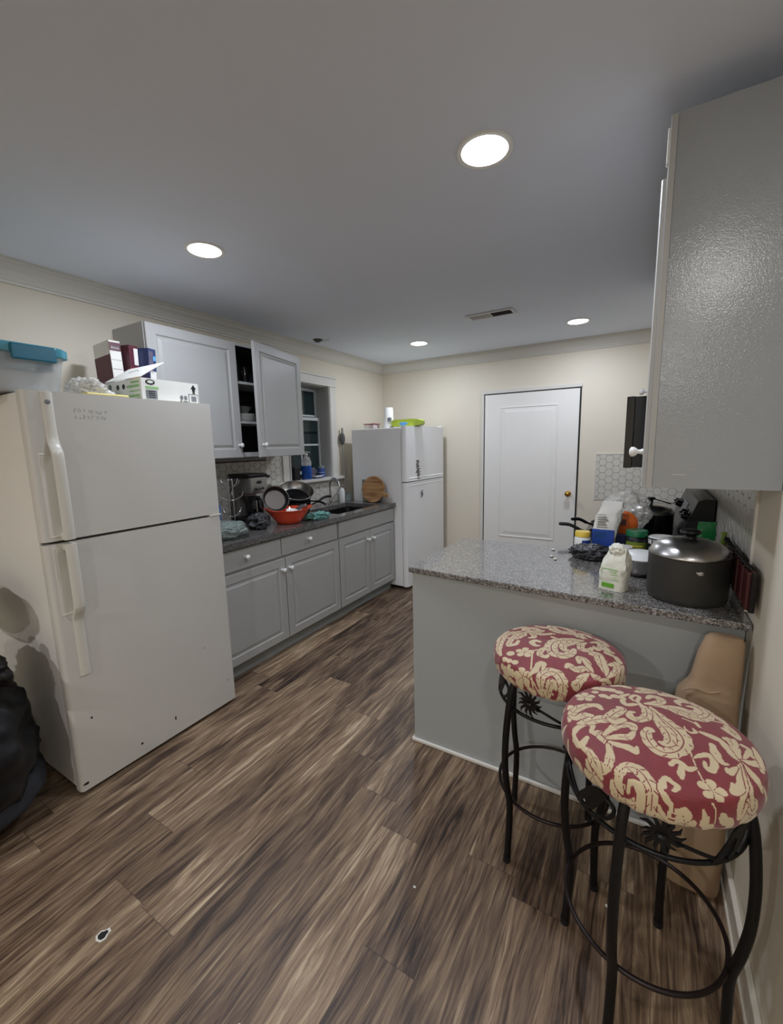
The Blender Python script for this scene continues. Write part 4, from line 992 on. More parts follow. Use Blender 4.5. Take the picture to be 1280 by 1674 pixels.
PATTERN_NEAR=[('L',[(-0.053,0.333,0.016),(0.043,0.158,0.066),(0.142,0.036,0.082),(0.219,-0.071,0.092),(0.254,-0.209,0.088),(0.202,-0.371,0.072),(0.098,-0.467,0.071),(-0.003,-0.456,0.064),(-0.066,-0.371,0.062),(-0.094,-0.261,0.055),(-0.065,-0.163,0.043),(-0.031,-0.171,0.024)]),('L',[(-0.035,0.245,0.016),(0.032,0.027,0.049),(0.104,-0.103,0.07),(0.13,-0.247,0.058),(0.088,-0.332,0.044),(0.032,-0.332,0.018)]),('L',[(-0.062,0.388,0.016),(0.114,0.424,0.043),(0.254,0.386,0.062),(0.391,0.375,0.066),(0.499,0.446,0.066),(0.563,0.613,0.063),(0.521,0.768,0.066),(0.407,0.802,0.056),(0.295,0.77,0.046),(0.243,0.678,0.034),(0.267,0.617,0.022)]),('L',[(0.115,0.465,0.016),(0.261,0.505,0.043),(0.383,0.495,0.047),(0.452,0.591,0.043),(0.424,0.675,0.038),(0.341,0.641,0.016)]),('L',[(-0.109,0.382,0.017),(-0.005,0.451,0.049),(0.071,0.551,0.05),(0.046,0.655,0.052),(-0.041,0.642,0.041),(-0.08,0.552,0.023)]),('L',[(-0.165,0.331,0.016),(-0.099,0.249,0.053),(-0.09,0.085,0.056),(-0.169,-0.021,0.05),(-0.251,-0.004,0.046),(-0.262,0.09,0.031),(-0.217,0.115,0.016)]),('C',[(-0.146,0.342,0.016),(-0.188,0.4,0.022),(-0.167,0.53,0.026),(-0.217,0.564,0.026),(-0.264,0.464,0.023),(-0.227,0.4,0.017)]),('C',[(-0.187,0.327,0.014),(-0.23,0.295,0.033),(-0.305,0.254,0.033),(-0.347,0.322,0.034),(-0.331,0.415,0.023)]),('L',[(-0.317,-1.075,0.019),(-0.342,-0.988,0.043),(-0.297,-0.845,0.052),(-0.205,-0.794,0.056),(-0.121,-0.839,0.066),(-0.062,-0.932,0.067),(-0.037,-1.06,0.054),(-0.05,-1.201,0.041),(-0.084,-1.281,0.017)]),('L',[(-0.258,-1.066,0.015),(-0.224,-0.973,0.027),(-0.157,-0.985,0.045),(-0.134,-1.091,0.043),(-0.167,-1.224,0.042),(-0.244,-1.256,0.028),(-0.29,-1.19,0.014)]),('V',[(0.279,0.094,0.007),(0.295,-0.246,0.007),(0.324,-0.458,0.006),(0.372,-0.64,0.008),(0.419,-0.711,0.007)]),('L',[(0.327,-0.415,0.008),(0.401,-0.332,0.029),(0.47,-0.293,0.033),(0.503,-0.385,0.036),(0.47,-0.496,0.035),(0.422,-0.483,0.024),(0.421,-0.417,0.016)]),('L',[(0.331,-0.548,0.02),(0.27,-0.595,0.031),(0.222,-0.556,0.032),(0.17,-0.544,0.028),(0.123,-0.611,0.024)]),('C',[(0.221,-0.569,0.024),(0.206,-0.682,0.035),(0.21,-0.735,0.019)]),('L',[(0.137,-0.916,0.018),(0.171,-0.854,0.026),(0.128,-0.826,0.026),(0.071,-0.808,0.027),(0.031,-0.94,0.029),(0.078,-1.019,0.032),(0.13,-1.056,0.024),(0.126,-1.135,0.014)]),('C',[(0.071,-0.808,0.011),(0.048,-0.87,0.038),(0.068,-0.908,0.015)]),('V',[(-0.017,-1.236,0.005),(0.072,-1.172,0.007),(0.152,-1.141,0.007),(0.217,-1.147,0.007)]),('C',[(0.003,-1.246,0.005),(0.07,-1.219,0.01),(0.12,-1.273,0.013)]),('F',0.455,-0.749,0.111),('F',0.295,-1.154,0.103),('F',-0.777,0.293,0.112),('V',[(0.458,-0.894,0.007),(0.509,-0.941,0.007),(0.542,-1.015,0.007)]),('C',[(0.601,-0.945,0.046),(0.602,-0.944,0.046)]),('C',[(0.535,-1.069,0.041),(0.536,-1.068,0.041)]),('C',[(0.444,-1.07,0.039),(0.465,-0.997,0.013)]),('C',[(0.593,-1.075,0.016),(0.551,-1.124,0.025)]),('C',[(0.461,-1.178,0.022),(0.413,-1.176,0.016)]),('C',[(-0.588,0.603,0.068),(-0.586,0.604,0.068)]),('C',[(-0.493,0.608,0.061),(-0.491,0.609,0.061)]),('C',[(-0.398,0.567,0.054),(-0.396,0.569,0.054)]),('C',[(-0.441,0.423,0.052),(-0.439,0.425,0.052)]),('C',[(-0.571,0.383,0.053),(-0.569,0.384,0.053)]),('C',[(-0.507,0.352,0.04),(-0.505,0.353,0.04)]),('C',[(-0.674,0.604,0.056),(-0.672,0.605,0.056)]),('C',[(-0.672,0.464,0.043),(-0.67,0.465,0.043)]),('L',[(-0.631,-0.443,0.014),(-0.559,-0.436,0.052),(-0.503,-0.471,0.074),(-0.454,-0.54,0.05),(-0.42,-0.673,0.022)]),('L',[(-0.497,-0.435,0.019),(-0.418,-0.291,0.044),(-0.325,-0.188,0.054),(-0.237,-0.174,0.058),(-0.209,-0.275,0.019)]),('L',[(-0.459,-0.479,0.019),(-0.358,-0.423,0.046),(-0.257,-0.383,0.046),(-0.209,-0.275,0.019)]),('L',[(-0.438,-0.531,0.018),(-0.352,-0.545,0.036),(-0.252,-0.55,0.044),(-0.186,-0.587,0.03),(-0.179,-0.51,0.018)]),('L',[(-0.452,-0.57,0.018),(-0.418,-0.702,0.043),(-0.432,-0.852,0.049),(-0.492,-0.913,0.033),(-0.507,-0.838,0.017)]),('L',[(-0.72,-0.688,0.018),(-0.627,-0.729,0.053),(-0.573,-0.846,0.059),(-0.529,-0.961,0.028)]),('C',[(-0.817,-0.579,0.024),(-0.791,-0.427,0.035),(-0.702,-0.307,0.035),(-0.625,-0.318,0.03),(-0.633,-0.427,0.019)]),('C',[(-0.817,-0.511,0.024),(-0.761,-0.647,0.042),(-0.701,-0.629,0.042),(-0.659,-0.525,0.024)]),('L',[(-0.786,-0.318,0.015),(-0.697,-0.268,0.056),(-0.591,-0.191,0.071),(-0.483,-0.132,0.066),(-0.417,-0.002,0.068),(-0.347,0.112,0.053),(-0.387,0.149,0.027)]),('L',[(-0.483,-0.132,0.02),(-0.406,-0.18,0.04),(-0.32,-0.096,0.035)]),('L',[(-0.886,-0.299,0.021),(-0.87,-0.136,0.049),(-0.807,-0.001,0.061),(-0.715,0.078,0.045),(-0.618,0.103,0.044),(-0.563,0.041,0.027)]),('L',[(-0.893,-0.188,0.016),(-0.818,-0.223,0.042),(-0.731,-0.137,0.048),(-0.654,-0.133,0.026)]),('L',[(-0.934,-0.05,0.022),(-0.911,0.004,0.039)]),('L',[(0.727,-0.192,0.012),(0.678,-0.135,0.029),(0.642,-0.024,0.044),(0.598,0.044,0.036),(0.524,0.066,0.046),(0.431,0.079,0.023)]),('L',[(0.744,-0.169,0.012),(0.725,-0.007,0.047),(0.698,0.115,0.049),(0.654,0.122,0.032)]),('L',[(0.625,-0.317,0.012),(0.568,-0.322,0.032),(0.53,-0.218,0.046),(0.514,-0.095,0.031)]),('C',[(0.722,0.021,0.022),(0.748,0.096,0.022),(0.736,0.167,0.023)]),('L',[(0.78,-0.121,0.012),(0.847,0.031,0.034),(0.883,-0.007,0.042),(0.858,0.096,0.03),(0.805,0.127,0.027)]),('L',[(0.76,-0.16,0.012),(0.831,-0.148,0.037),(0.923,-0.097,0.049),(0.923,-0.204,0.024)]),('L',[(0.753,-0.205,0.012),(0.816,-0.315,0.039),(0.864,-0.413,0.033),(0.906,-0.462,0.025)]),('L',[(0.743,-0.225,0.012),(0.754,-0.451,0.03),(0.784,-0.577,0.029),(0.831,-0.663,0.031)]),('L',[(0.735,-0.229,0.012),(0.731,-0.389,0.023),(0.729,-0.561,0.026),(0.708,-0.732,0.031),(0.728,-0.828,0.03),(0.768,-0.805,0.02),(0.772,-0.718,0.017)]),('L',[(0.715,-0.267,0.012),(0.697,-0.433,0.023),(0.68,-0.588,0.04),(0.63,-0.663,0.039),(0.63,-0.568,0.019)]),('L',[(0.696,-0.304,0.012),(0.624,-0.423,0.039),(0.607,-0.393,0.02)]),('L',[(0.901,0.181,0.013),(0.93,0.019,0.042),(0.942,-0.141,0.032)]),('L',[(0.723,0.409,0.058),(0.77,0.299,0.051),(0.776,0.237,0.018),(0.667,0.343,0.029)]),('C',[(0.273,0.266,0.01),(0.38,0.236,0.012),(0.425,0.192,0.022),(0.399,0.264,0.015)]),('C',[(0.276,0.059,0.01),(0.329,0.006,0.014),(0.381,0.051,0.021),(0.361,0.099,0.014)]),('V',[(0.556,0.441,0.01),(0.668,0.485,0.013),(0.731,0.465,0.015)]),('L',[(0.603,0.635,0.026),(0.663,0.573,0.046),(0.718,0.494,0.02)]),('L',[(-0.483,0.781,0.032),(-0.4,0.836,0.045),(-0.294,0.811,0.038)]),('L',[(-0.209,0.693,0.024),(-0.129,0.76,0.066),(-0.029,0.837,0.066),(0.03,0.824,0.042)]),('L',[(-0.191,0.843,0.025),(-0.089,0.922,0.05),(0.033,0.965,0.043)]),('L',[(0.068,0.799,0.041),(0.167,0.853,0.053),(0.282,0.872,0.041),(0.355,0.846,0.023)]),('L',[(0.111,0.937,0.03),(0.228,0.932,0.042),(0.323,0.916,0.024)]),('C',[(-0.363,0.475,0.023),(-0.286,0.561,0.018),(-0.4,0.403,0.029)])]
PATTERN_FAR=[('L',[(0.348,0.351,0.02),(0.207,0.276,0.074),(0.07,0.175,0.087),(-0.042,0.059,0.093),(-0.071,-0.147,0.096),(0.014,-0.333,0.091),(0.147,-0.335,0.084),(0.24,-0.211,0.061),(0.263,-0.072,0.038)]),('L',[(0.294,0.266,0.017),(0.188,0.099,0.046),(0.097,-0.004,0.064),(0.119,-0.149,0.05),(0.18,-0.142,0.025)]),('L',[(0.339,0.433,0.017),(0.192,0.562,0.064),(0.08,0.564,0.072),(-0.078,0.543,0.094),(-0.194,0.675,0.09),(-0.226,0.861,0.07),(-0.14,0.927,0.047)]),('L',[(0.251,0.444,0.017),(0.117,0.71,0.066),(-0.033,0.86,0.061),(-0.132,0.876,0.039)]),('L',[(0.397,0.293,0.017),(0.329,0.148,0.058),(0.366,0.009,0.063),(0.464,0.036,0.056),(0.493,0.155,0.026)]),('L',[(0.377,0.482,0.017),(0.252,0.625,0.057),(0.332,0.698,0.05),(0.427,0.627,0.042)]),('C',[(0.454,0.351,0.017),(0.549,0.458,0.047),(0.601,0.32,0.045),(0.575,0.147,0.038),(0.517,0.222,0.026)]),('L',[(-0.301,-0.4,0.013),(-0.173,-1.114,0.011)]),('L',[(-0.032,-1.198,0.031),(-0.059,-0.968,0.07),(0.028,-0.814,0.077),(0.144,-0.816,0.081),(0.243,-0.969,0.072),(0.264,-1.114,0.055),(0.223,-1.193,0.025)]),('L',[(0.073,-1.312,0.015),(0.052,-1.152,0.056),(0.1,-1.006,0.058),(0.164,-1.052,0.026)]),('F',-0.407,-0.457,0.13),('F',-0.341,-0.991,0.138),('V',[(-0.329,-0.416,0.013),(-0.199,-0.268,0.013),(-0.089,-0.049,0.013)]),('V',[(-0.269,-0.996,0.011),(-0.181,-1.034,0.011),(-0.073,-1.18,0.01)]),('C',[(-0.238,-0.183,0.016),(-0.3,-0.2,0.039),(-0.374,-0.118,0.047),(-0.336,-0.031,0.041),(-0.265,-0.049,0.033)]),('L',[(-0.069,-0.276,0.025),(-0.165,-0.276,0.044),(-0.186,-0.44,0.049),(-0.093,-0.488,0.042),(-0.063,-0.424,0.024)]),('L',[(-0.247,-1.006,0.017),(-0.162,-0.851,0.045),(-0.137,-0.678,0.041),(-0.078,-0.67,0.04),(-0.063,-0.797,0.022)]),('C',[(-0.191,-1.245,0.041),(-0.11,-1.356,0.035),(-0.036,-1.354,0.025)]),('C',[(-0.666,-0.698,0.055),(-0.664,-0.697,0.055)]),('C',[(-0.606,-0.538,0.063),(-0.604,-0.537,0.063)]),('C',[(-0.587,-0.73,0.055),(-0.585,-0.729,0.055)]),('C',[(-0.485,-0.748,0.054),(-0.484,-0.747,0.054)]),('C',[(-0.586,-0.85,0.041),(-0.584,-0.849,0.041)]),('C',[(-0.664,-0.916,0.041),(-0.662,-0.915,0.041)]),('C',[(-0.53,-0.937,0.046),(-0.528,-0.936,0.046)]),('C',[(-0.563,-1.045,0.04),(-0.561,-1.044,0.04)]),('C',[(-0.741,-0.788,0.037),(-0.74,-0.787,0.037)]),('C',[(-0.457,-1.054,0.039),(-0.455,-1.053,0.039)]),('L',[(-0.576,0.311,0.022),(-0.586,0.149,0.072),(-0.665,-0.013,0.063),(-0.755,-0.032,0.042)]),('L',[(-0.555,0.322,0.022),(-0.444,0.255,0.065),(-0.388,0.104,0.042),(-0.444,0.045,0.028)]),('L',[(-0.568,0.379,0.022),(-0.414,0.334,0.058),(-0.306,0.267,0.057),(-0.18,0.334,0.036)]),('L',[(-0.59,0.368,0.022),(-0.507,0.543,0.061),(-0.361,0.425,0.059),(-0.307,0.453,0.029)]),('L',[(-0.633,0.345,0.022),(-0.631,0.545,0.069),(-0.75,0.516,0.054),(-0.802,0.421,0.031)]),('L',[(-0.648,0.305,0.022),(-0.771,0.208,0.074),(-0.864,0.095,0.066),(-0.881,-0.099,0.071),(-0.844,-0.425,0.066),(-0.759,-0.594,0.032)]),('L',[(-0.606,0.232,0.022),(-0.692,0.093,0.05),(-0.713,-0.271,0.047),(-0.605,-0.242,0.04),(-0.59,-0.12,0.027)]),('L',[(-0.867,0.287,0.023),(-0.917,0.195,0.06),(-0.945,-0.132,0.043)]),('L',[(0.527,-0.608,0.016),(0.467,-0.725,0.058),(0.416,-0.915,0.067),(0.378,-0.896,0.031)]),('L',[(0.541,-0.558,0.016),(0.462,-0.513,0.056),(0.361,-0.612,0.061),(0.255,-0.536,0.04),(0.228,-0.618,0.028)]),('L',[(0.558,-0.548,0.016),(0.462,-0.332,0.064),(0.36,-0.292,0.053),(0.376,-0.425,0.029)]),('L',[(0.562,-0.589,0.022),(0.638,-0.632,0.058),(0.693,-0.644,0.021)]),('L',[(0.576,-0.539,0.016),(0.511,-0.442,0.045),(0.397,-0.273,0.024)]),('L',[(0.716,-0.463,0.016),(0.662,-0.224,0.086),(0.588,-0.024,0.079),(0.513,-0.064,0.049)]),('L',[(0.756,-0.527,0.016),(0.725,-0.327,0.045),(0.648,-0.041,0.03)]),('L',[(0.775,-0.558,0.021),(0.838,-0.397,0.049),(0.867,-0.25,0.045),(0.825,-0.136,0.04),(0.773,-0.21,0.029)]),('L',[(0.913,-0.524,0.021),(0.942,-0.341,0.054),(0.899,-0.143,0.051),(0.841,-0.081,0.035)]),('L',[(0.864,-0.591,0.016),(0.761,-0.607,0.042),(0.694,-0.663,0.026)]),('C',[(0.714,0.144,0.056),(0.773,0.125,0.043)]),('C',[(0.832,0.107,0.042),(0.893,-0.005,0.047)]),('L',[(0.613,0.436,0.02),(0.704,0.295,0.045),(0.627,0.253,0.045),(0.787,0.234,0.031)]),('L',[(0.408,0.832,0.029),(0.288,0.897,0.052),(0.172,0.902,0.053)]),('L',[(0.471,0.62,0.021),(0.603,0.573,0.054),(0.694,0.452,0.033)]),('L',[(0.951,-0.068,0.023),(0.993,-0.27,0.044),(1.006,-0.433,0.032)]),('L',[(-0.496,0.719,0.031),(-0.387,0.673,0.062),(-0.287,0.659,0.03),(-0.277,0.869,0.032)]),('C',[(-0.164,0.373,0.029),(-0.107,0.373,0.021)]),('C',[(-0.114,0.22,0.035),(-0.044,0.2,0.017)])]

stool('far bar stool with a red and cream damask round seat, standing against the peninsula', (-0.230, 1.520), math.radians(9.5), PATTERN_FAR)
stool('nearest bar stool with a red and cream damask round seat, beside the right wall', (0.064, 1.182), math.radians(28), PATTERN_NEAR)

# ------------------------------------------------------------ kraft paper roll in the corner
t = thing('kraft_paper_bag', 'tall folded tan kraft paper sack leaning in the corner behind the stools', 'paper bag', (0.24, 1.62, 0))
loops = []
Hs = [(0.0, 0.135, 0.300, 1.60, 0.045), (0.02, 0.125, 0.303, 1.60, 0.055), (0.20, 0.120, 0.306, 1.61, 0.060), (0.45, 0.122, 0.308, 1.625, 0.058), (0.60, 0.130, 0.309, 1.635, 0.052), (0.68, 0.142, 0.309, 1.64, 0.048), (0.715, 0.168, 0.310, 1.645, 0.044), (0.74, 0.176, 0.310, 1.645, 0.042), (0.82, 0.190, 0.311, 1.648, 0.036), (0.875, 0.206, 0.309, 1.65, 0.028), (0.888, 0.218, 0.302, 1.65, 0.018)]
for z, a, b_, y, d in Hs:
    L1 = []
    for i in range(40):
        q = 2*PI*i/40; c_, s_2 = math.cos(q), math.sin(q)
        L1.append(((a+b_)/2+(b_-a)/2*math.copysign(abs(c_)**0.55, c_), y+d*math.copysign(abs(s_2)**0.8, s_2)+0.004*math.sin(z*40+q*2), z))
    loops.append(L1)
bm = bmesh.new(); loft_loops(bm, loops); obj('sack', bm, 'kraft', t, smooth=50)
bm = bmesh.new(); tube(bm, catmull([(0.148, 1.5935, 0.70), (0.185, 1.597, 0.712), (0.222, 1.599, 0.706), (0.262, 1.60, 0.722)], 5), [0.001]+[0.0035]*13+[0.0015, 0.001], 6); obj('crease', bm, 'kraft', t, smooth=60)

# ------------------------------------------------------------ black bags on the floor at the left
t = thing('rubbish_bag', 'bulging black plastic rubbish bag on the floor beside the near refrigerator', 'bag', (-2.40, 0.30, 0))
bm = bmesh.new(); blob(bm, (-2.33, 0.33, 0.33), (0.37, 0.33, 0.38), 0.26, 1.5, 5, 3.0, floor=0.002); obj('bag_body', bm, 'bin_bag', t, smooth=180)
bm = bmesh.new(); blob(bm, (-2.28, 0.45, 0.66), (0.24, 0.13, 0.10), 0.7, 2.2, 4, 5.0); obj('gathered_top', bm, 'bin_bag', t, smooth=180)
bm = bmesh.new(); blob(bm, (-2.27, 0.35, 0.17), (0.30, 0.30, 0.13), 0.15, 2.0, 4, 8.0, floor=0.004); obj('net_side', bm, 'mesh_net', t, smooth=180)
single('black_backpack', blob(bmesh.new(), (-2.50, 0.50, 0.885), (0.28, 0.12, 0.10), 0.25, 1.5, 4, 2.0), 'black', 'dark rounded bundle piled on top of the black rubbish bag', 'bag', smooth=180)
bm = bmesh.new(); blob(bm, (-2.20, 0.50, 0.775), (0.045, 0.04, 0.025), 0.9, 3.0, 3, 1.0); single('food_wrapper', bm, 'orange_print', 'crumpled orange wrapper on top of the black rubbish bag', 'wrapper', smooth=180)

# ------------------------------------------------------------ top of the near refrigerator
FT = 1.7652
def tote():
    x0, x1, y0, y1, z0, z1 = -2.70, -2.155, 0.50, 0.925, FT+0.0, FT+0.185
    t = thing('storage_tote', 'clear plastic storage tote with a teal latched lid on the near refrigerator', 'storage box', ((x0+x1)/2, (y0+y1)/2, z0))
    bm = bmesh.new(); w_ = 0.0025
    outer = [rr(x0+0.03, x1-0.03, y0+0.03, y1-0.03, 0.05, z0+0.001), rr(x0+0.02, x1-0.02, y0+0.02, y1-0.02, 0.05, z0+0.015), rr(x0, x1, y0, y1, 0.05, z1-0.03), rr(x0-0.008, x1+0.008, y0-0.008, y1+0.008, 0.05, z1-0.028), rr(x0-0.008, x1+0.008, y0-0.008, y1+0.008, 0.05, z1-0.02)]
    loft_loops(bm, outer, cap1=False); obj('tub', bm, 'tote', t, smooth=50)
    bm = bmesh.new(); a = 0.014
    loft_loops(bm, [rr(x0-a, x1+a, y0-a, y1+a, 0.055, z1-0.034), rr(x0-a, x1+a, y0-a, y1+a, 0.055, z1-0.004), rr(x0-a+0.010, x1+a-0.010, y0-a+0.010, y1+a-0.010, 0.05, z1+0.004), rr(x0+0.03, x1-0.03, y0+0.03, y1-0.03, 0.04, z1+0.004), rr(x0+0.035, x1-0.035, y0+0.035, y1-0.035, 0.04, z1-0.004)])
    obj('lid', bm, 'teal', t, smooth=40)
    for (X, Y, ax) in (((x1+a), (y0+y1)/2+0.09, 'x'), ((x0+x1)/2, y1+a, 'y')):
        bm = bmesh.new()
        if ax == 'x': box(bm, X-0.004, X+0.012, Y-0.075, Y+0.075, z1-0.062, z1-0.002, 0.005)
        else: box(bm, X-0.075, X+0.075, Y-0.004, Y+0.012, z1-0.062, z1-0.002, 0.005)
        obj('latch', bm, 'teal_dark', t)
    return t
tote()
bm = bmesh.new(); box(bm, -2.62, -2.22, 0.56, 0.86, FT+0.006, FT+0.10, 0.02); single('folded_paper_stack', bm, 'flour_white', 'pale folded contents seen through the clear tote', 'papers')
bm = bmesh.new(); blob(bm, (-2.235, 1.020, FT+0.044), (0.080, 0.070, 0.046), 0.7, 2.4, 5, 4.0, floor=FT+0.002); single('plastic_bag', bm, 'bag_clear', 'crumpled clear plastic bag between the tote and white carton', 'bag', smooth=180)
t = thing('tortilla_packet', 'white packet with dark print lying behind the crumpled clear bag', 'packet', (-2.25, 1.07, FT))
bm = bmesh.new(); blob(bm, (-2.34, 1.120, FT+0.032), (0.08, 0.075, 0.030), 0.35, 1.6, 4, 6.0, floor=FT+0.002); obj('wrapper', bm, 'flour_white', t, smooth=180)
for k in range(5):
    bm = bmesh.new(); yy = 1.05+0.022*k; tube(bm, [(-2.275+0.004*math.sin(k), yy, FT+0.046), (-2.273, yy+0.010, FT+0.050+0.006*(k % 2)), (-2.280, yy+0.020, FT+0.046)], 0.004, 5); obj('printed_mark', bm, 'print_grey', t)
single('yellow_lid', xbox(-2.16, -2.095, 0.955, 1.135, FT+0.0005, FT+0.014, 0.006), 'pale_yellow', 'flat pale yellow plastic lid at the front of the near refrigerator top', 'lid')
def carton():
    x0, x1, y0, y1, z0, z1 = -2.44, -2.112, 1.205, 1.512, FT+0.0005, FT+0.108
    t = thing('white_carton', 'white cardboard carton with a raised handle flap and green print', 'box', ((x0+x1)/2, (y0+y1)/2, z0))
    bm = bmesh.new(); box(bm, x0, x1, y0, y1, z0, z1-0.002); 
    top = [f for f in bm.faces if f.normal.z > 0.9]; bmesh.ops.inset_region(bm, faces=top, thickness=0.003); 
    top = [f for f in bm.faces if f.normal.z > 0.9 and f.calc_area() > 0.05]; r = bmesh.ops.extrude_face_region(bm, geom=top)
    for v in [g for g in r['geom'] if isinstance(g, bmesh.types.BMVert)]: v.co.z -= 0.07
    bmesh.ops.delete(bm, geom=top, context='FACES')
    obj('box', bm, 'paper', t)
    bm = bmesh.new(); ang = math.radians(33); fl = 0.155
    U = Vector((0, math.cos(ang), math.sin(ang))); X_ = Vector((1, 0, 0))
    # two flaps: the handle flap rises from the left side
    m4 = frame((x0, y0+0.001, z1), X_, U); prism(bm, [(0, 0), (x1-x0, 0), (x1-x0-0.004, fl), (0.004, fl)], m4, 0.003)
    fp = obj('handle_flap', bm, 'paper', t)
    bm = bmesh.new(); tube(bm, [m4 @ Vector((0.11+0.09*i/8, 0.080+0.022*math.sin(PI*i/8), 0.0036)) for i in range(9)], 0.0012, 5); obj('handle_cut', bm, 'print_grey', fp)
    # printed marks on the left side (facing -y) and the front (facing +x)
    def mark(poly, side, m, lab=None, nm='printed_mark'):
        up = 0.0008 if m in ('paper', 'print_grey') else 0.0
        bm = bmesh.new()
        m4 = frame((x0, y0+0.0002, z0), (1, 0, 0), (0, 0, 1)) if side == 's' else frame((x1-0.0002, y0, z0), (0, 1, 0), (0, 0, 1))
        prism(bm, poly, m4, 0.0010+up+(0.0006 if nm == 'bar_code' or (m == 'print_grey' and side == 'f') else 0))
        obj(nm, bm, m, t, label=lab)
    circ = lambda cx, cy, r, r2=None, n=18: [(cx+r*math.cos(2*PI*i/n), cy+(r2 or r)*math.sin(2*PI*i/n)) for i in range(n)]
    rect = lambda a, b_, c, d: [(a, c), (b_, c), (b_, d), (a, d)]
    mark(circ(0.118, 0.074, 0.013), 's', 'print', nm='hand_hole'); mark(circ(0.172, 0.074, 0.013), 's', 'print', nm='hand_hole')
    mark(circ(0.045, 0.080, 0.014), 's', 'print', nm='round_logo'); mark(circ(0.045, 0.080, 0.009), 's', 'print_grey', nm='round_logo_centre')
    for a, b_, c, d in ((0.24, 0.31, 0.084, 0.094), (0.20, 0.31, 0.064, 0.076), (0.22, 0.31, 0.044, 0.050), (0.15, 0.31, 0.018, 0.030), (0.20, 0.31, 0.004, 0.013)):
        mark(rect(a, b_, c, d), 's', 'print_green')
    mark([(0.035, 0.030), (0.055, 0.030), (0.045, 0.044)], 's', 'print')
    mark(circ(0.045, 0.088, 0.024, 0.013), 'f', 'print', nm='oval_logo'); mark(circ(0.045, 0.089, 0.015, 0.007), 'f', 'paper', nm='oval_logo_centre')
    mark(rect(0.020, 0.085, 0.056, 0.068), 'f', 'print_green'); mark(rect(0.020, 0.075, 0.008, 0.050), 'f', 'print_grey'); mark(rect(0.023, 0.072, 0.011, 0.047), 'f', 'paper')
    for k in range(4): mark(rect(0.030, 0.064, 0.014+0.009*k, 0.018+0.009*k), 'f', 'print_grey')
    mark([(0.262, 0.076), (0.270, 0.076), (0.270, 0.062), (0.286, 0.062), (0.286, 0.076), (0.294, 0.076), (0.278, 0.098)], 'f', 'print', nm='up_arrow'); mark(rect(0.271, 0.285, 0.052, 0.060), 'f', 'print')
    mark(rect(0.246, 0.303, 0.004, 0.048), 'f', 'print', nm='code_frame'); mark(rect(0.249, 0.300, 0.004, 0.045), 'f', 'paper'); mark(rect(0.260, 0.290, 0.010, 0.038), 'f', 'print_grey', nm='bar_code')
    for c_ in (0.205, 0.228): mark(circ(c_, 0.026, 0.009, 0.012), 'f', 'print_grey'); mark(circ(c_, 0.026, 0.006, 0.009), 'f', 'paper')
    mark(rect(0.196, 0.206, 0.006, 0.010), 'f', 'print'); mark(rect(0.214, 0.240, 0.005, 0.009), 'f', 'print')
carton()
def snack(P, rz, w_, h, d, tilt, mats, label, name='snack_box'):
    t = thing(name, label, 'box', P, 'snack boxes behind the white carton', rz)
    bm = bmesh.new(); box(bm, -w_/2, w_/2, -d/2, d/2, 0, h, 0.002)
    T = Matrix.Rotation(tilt, 4, 'Y'); bmesh.ops.transform(bm, matrix=T, verts=bm.verts)
    obj('carton', bm, mats[0], t, local=True)
    for k, (a, b_, c, e, m, face) in enumerate(mats[1]):
        bm = bmesh.new()
        if face == 'f': box(bm, w_/2-0.0005, w_/2+0.0008, a, b_, c, e)
        else: box(bm, a, b_, -d/2-0.0008, -d/2+0.0005, c, e)
        bmesh.ops.transform(bm, matrix=T, verts=bm.verts); obj('printed_panel', bm, m, t, local=True)
    return t
snack((-2.62, 1.335, FT+0.0005), 0.0, 0.17, 0.355, 0.06, -0.06, ('flour_white', [(-0.03, 0.03, 0.30, 0.345, 'maroon', 'f'), (-0.022, 0.022, 0.31, 0.325, 'flour_white', 'f'), (-0.025, 0.025, 0.20, 0.203, 'print_grey', 'f'), (-0.025, 0.025, 0.25, 0.252, 'print_grey', 'f'), (-0.085, 0.085, 0.0, 0.28, 'maroon', 's')]), 'tall white and maroon snack box standing behind the white carton')
snack((-2.58, 1.405, FT+0.0005), 0.2, 0.10, 0.345, 0.055, 0.03, ('maroon', [(-0.024, 0.020, 0.10, 0.22, 'orange_print', 'f'), (-0.020, 0.024, 0.08, 0.19, 'yellow', 'f'), (0.0, 0.026, 0.24, 0.33, 'flour_white', 'f')]), 'narrow maroon snack box with yellow and orange print behind the white carton')
snack((-2.53, 1.475, FT+0.0005), 0.3, 0.09, 0.335, 0.055, 0.05, ('snack_blue', [(-0.026, 0.006, 0.20, 0.32, 'snack_violet', 'f'), (0.000, 0.024, 0.27, 0.295, 'light_blue', 'f'), (-0.020, 0.024, 0.08, 0.21, 'flour_white', 'f')]), 'dark blue snack box leaning against the side of the wall cabinet')

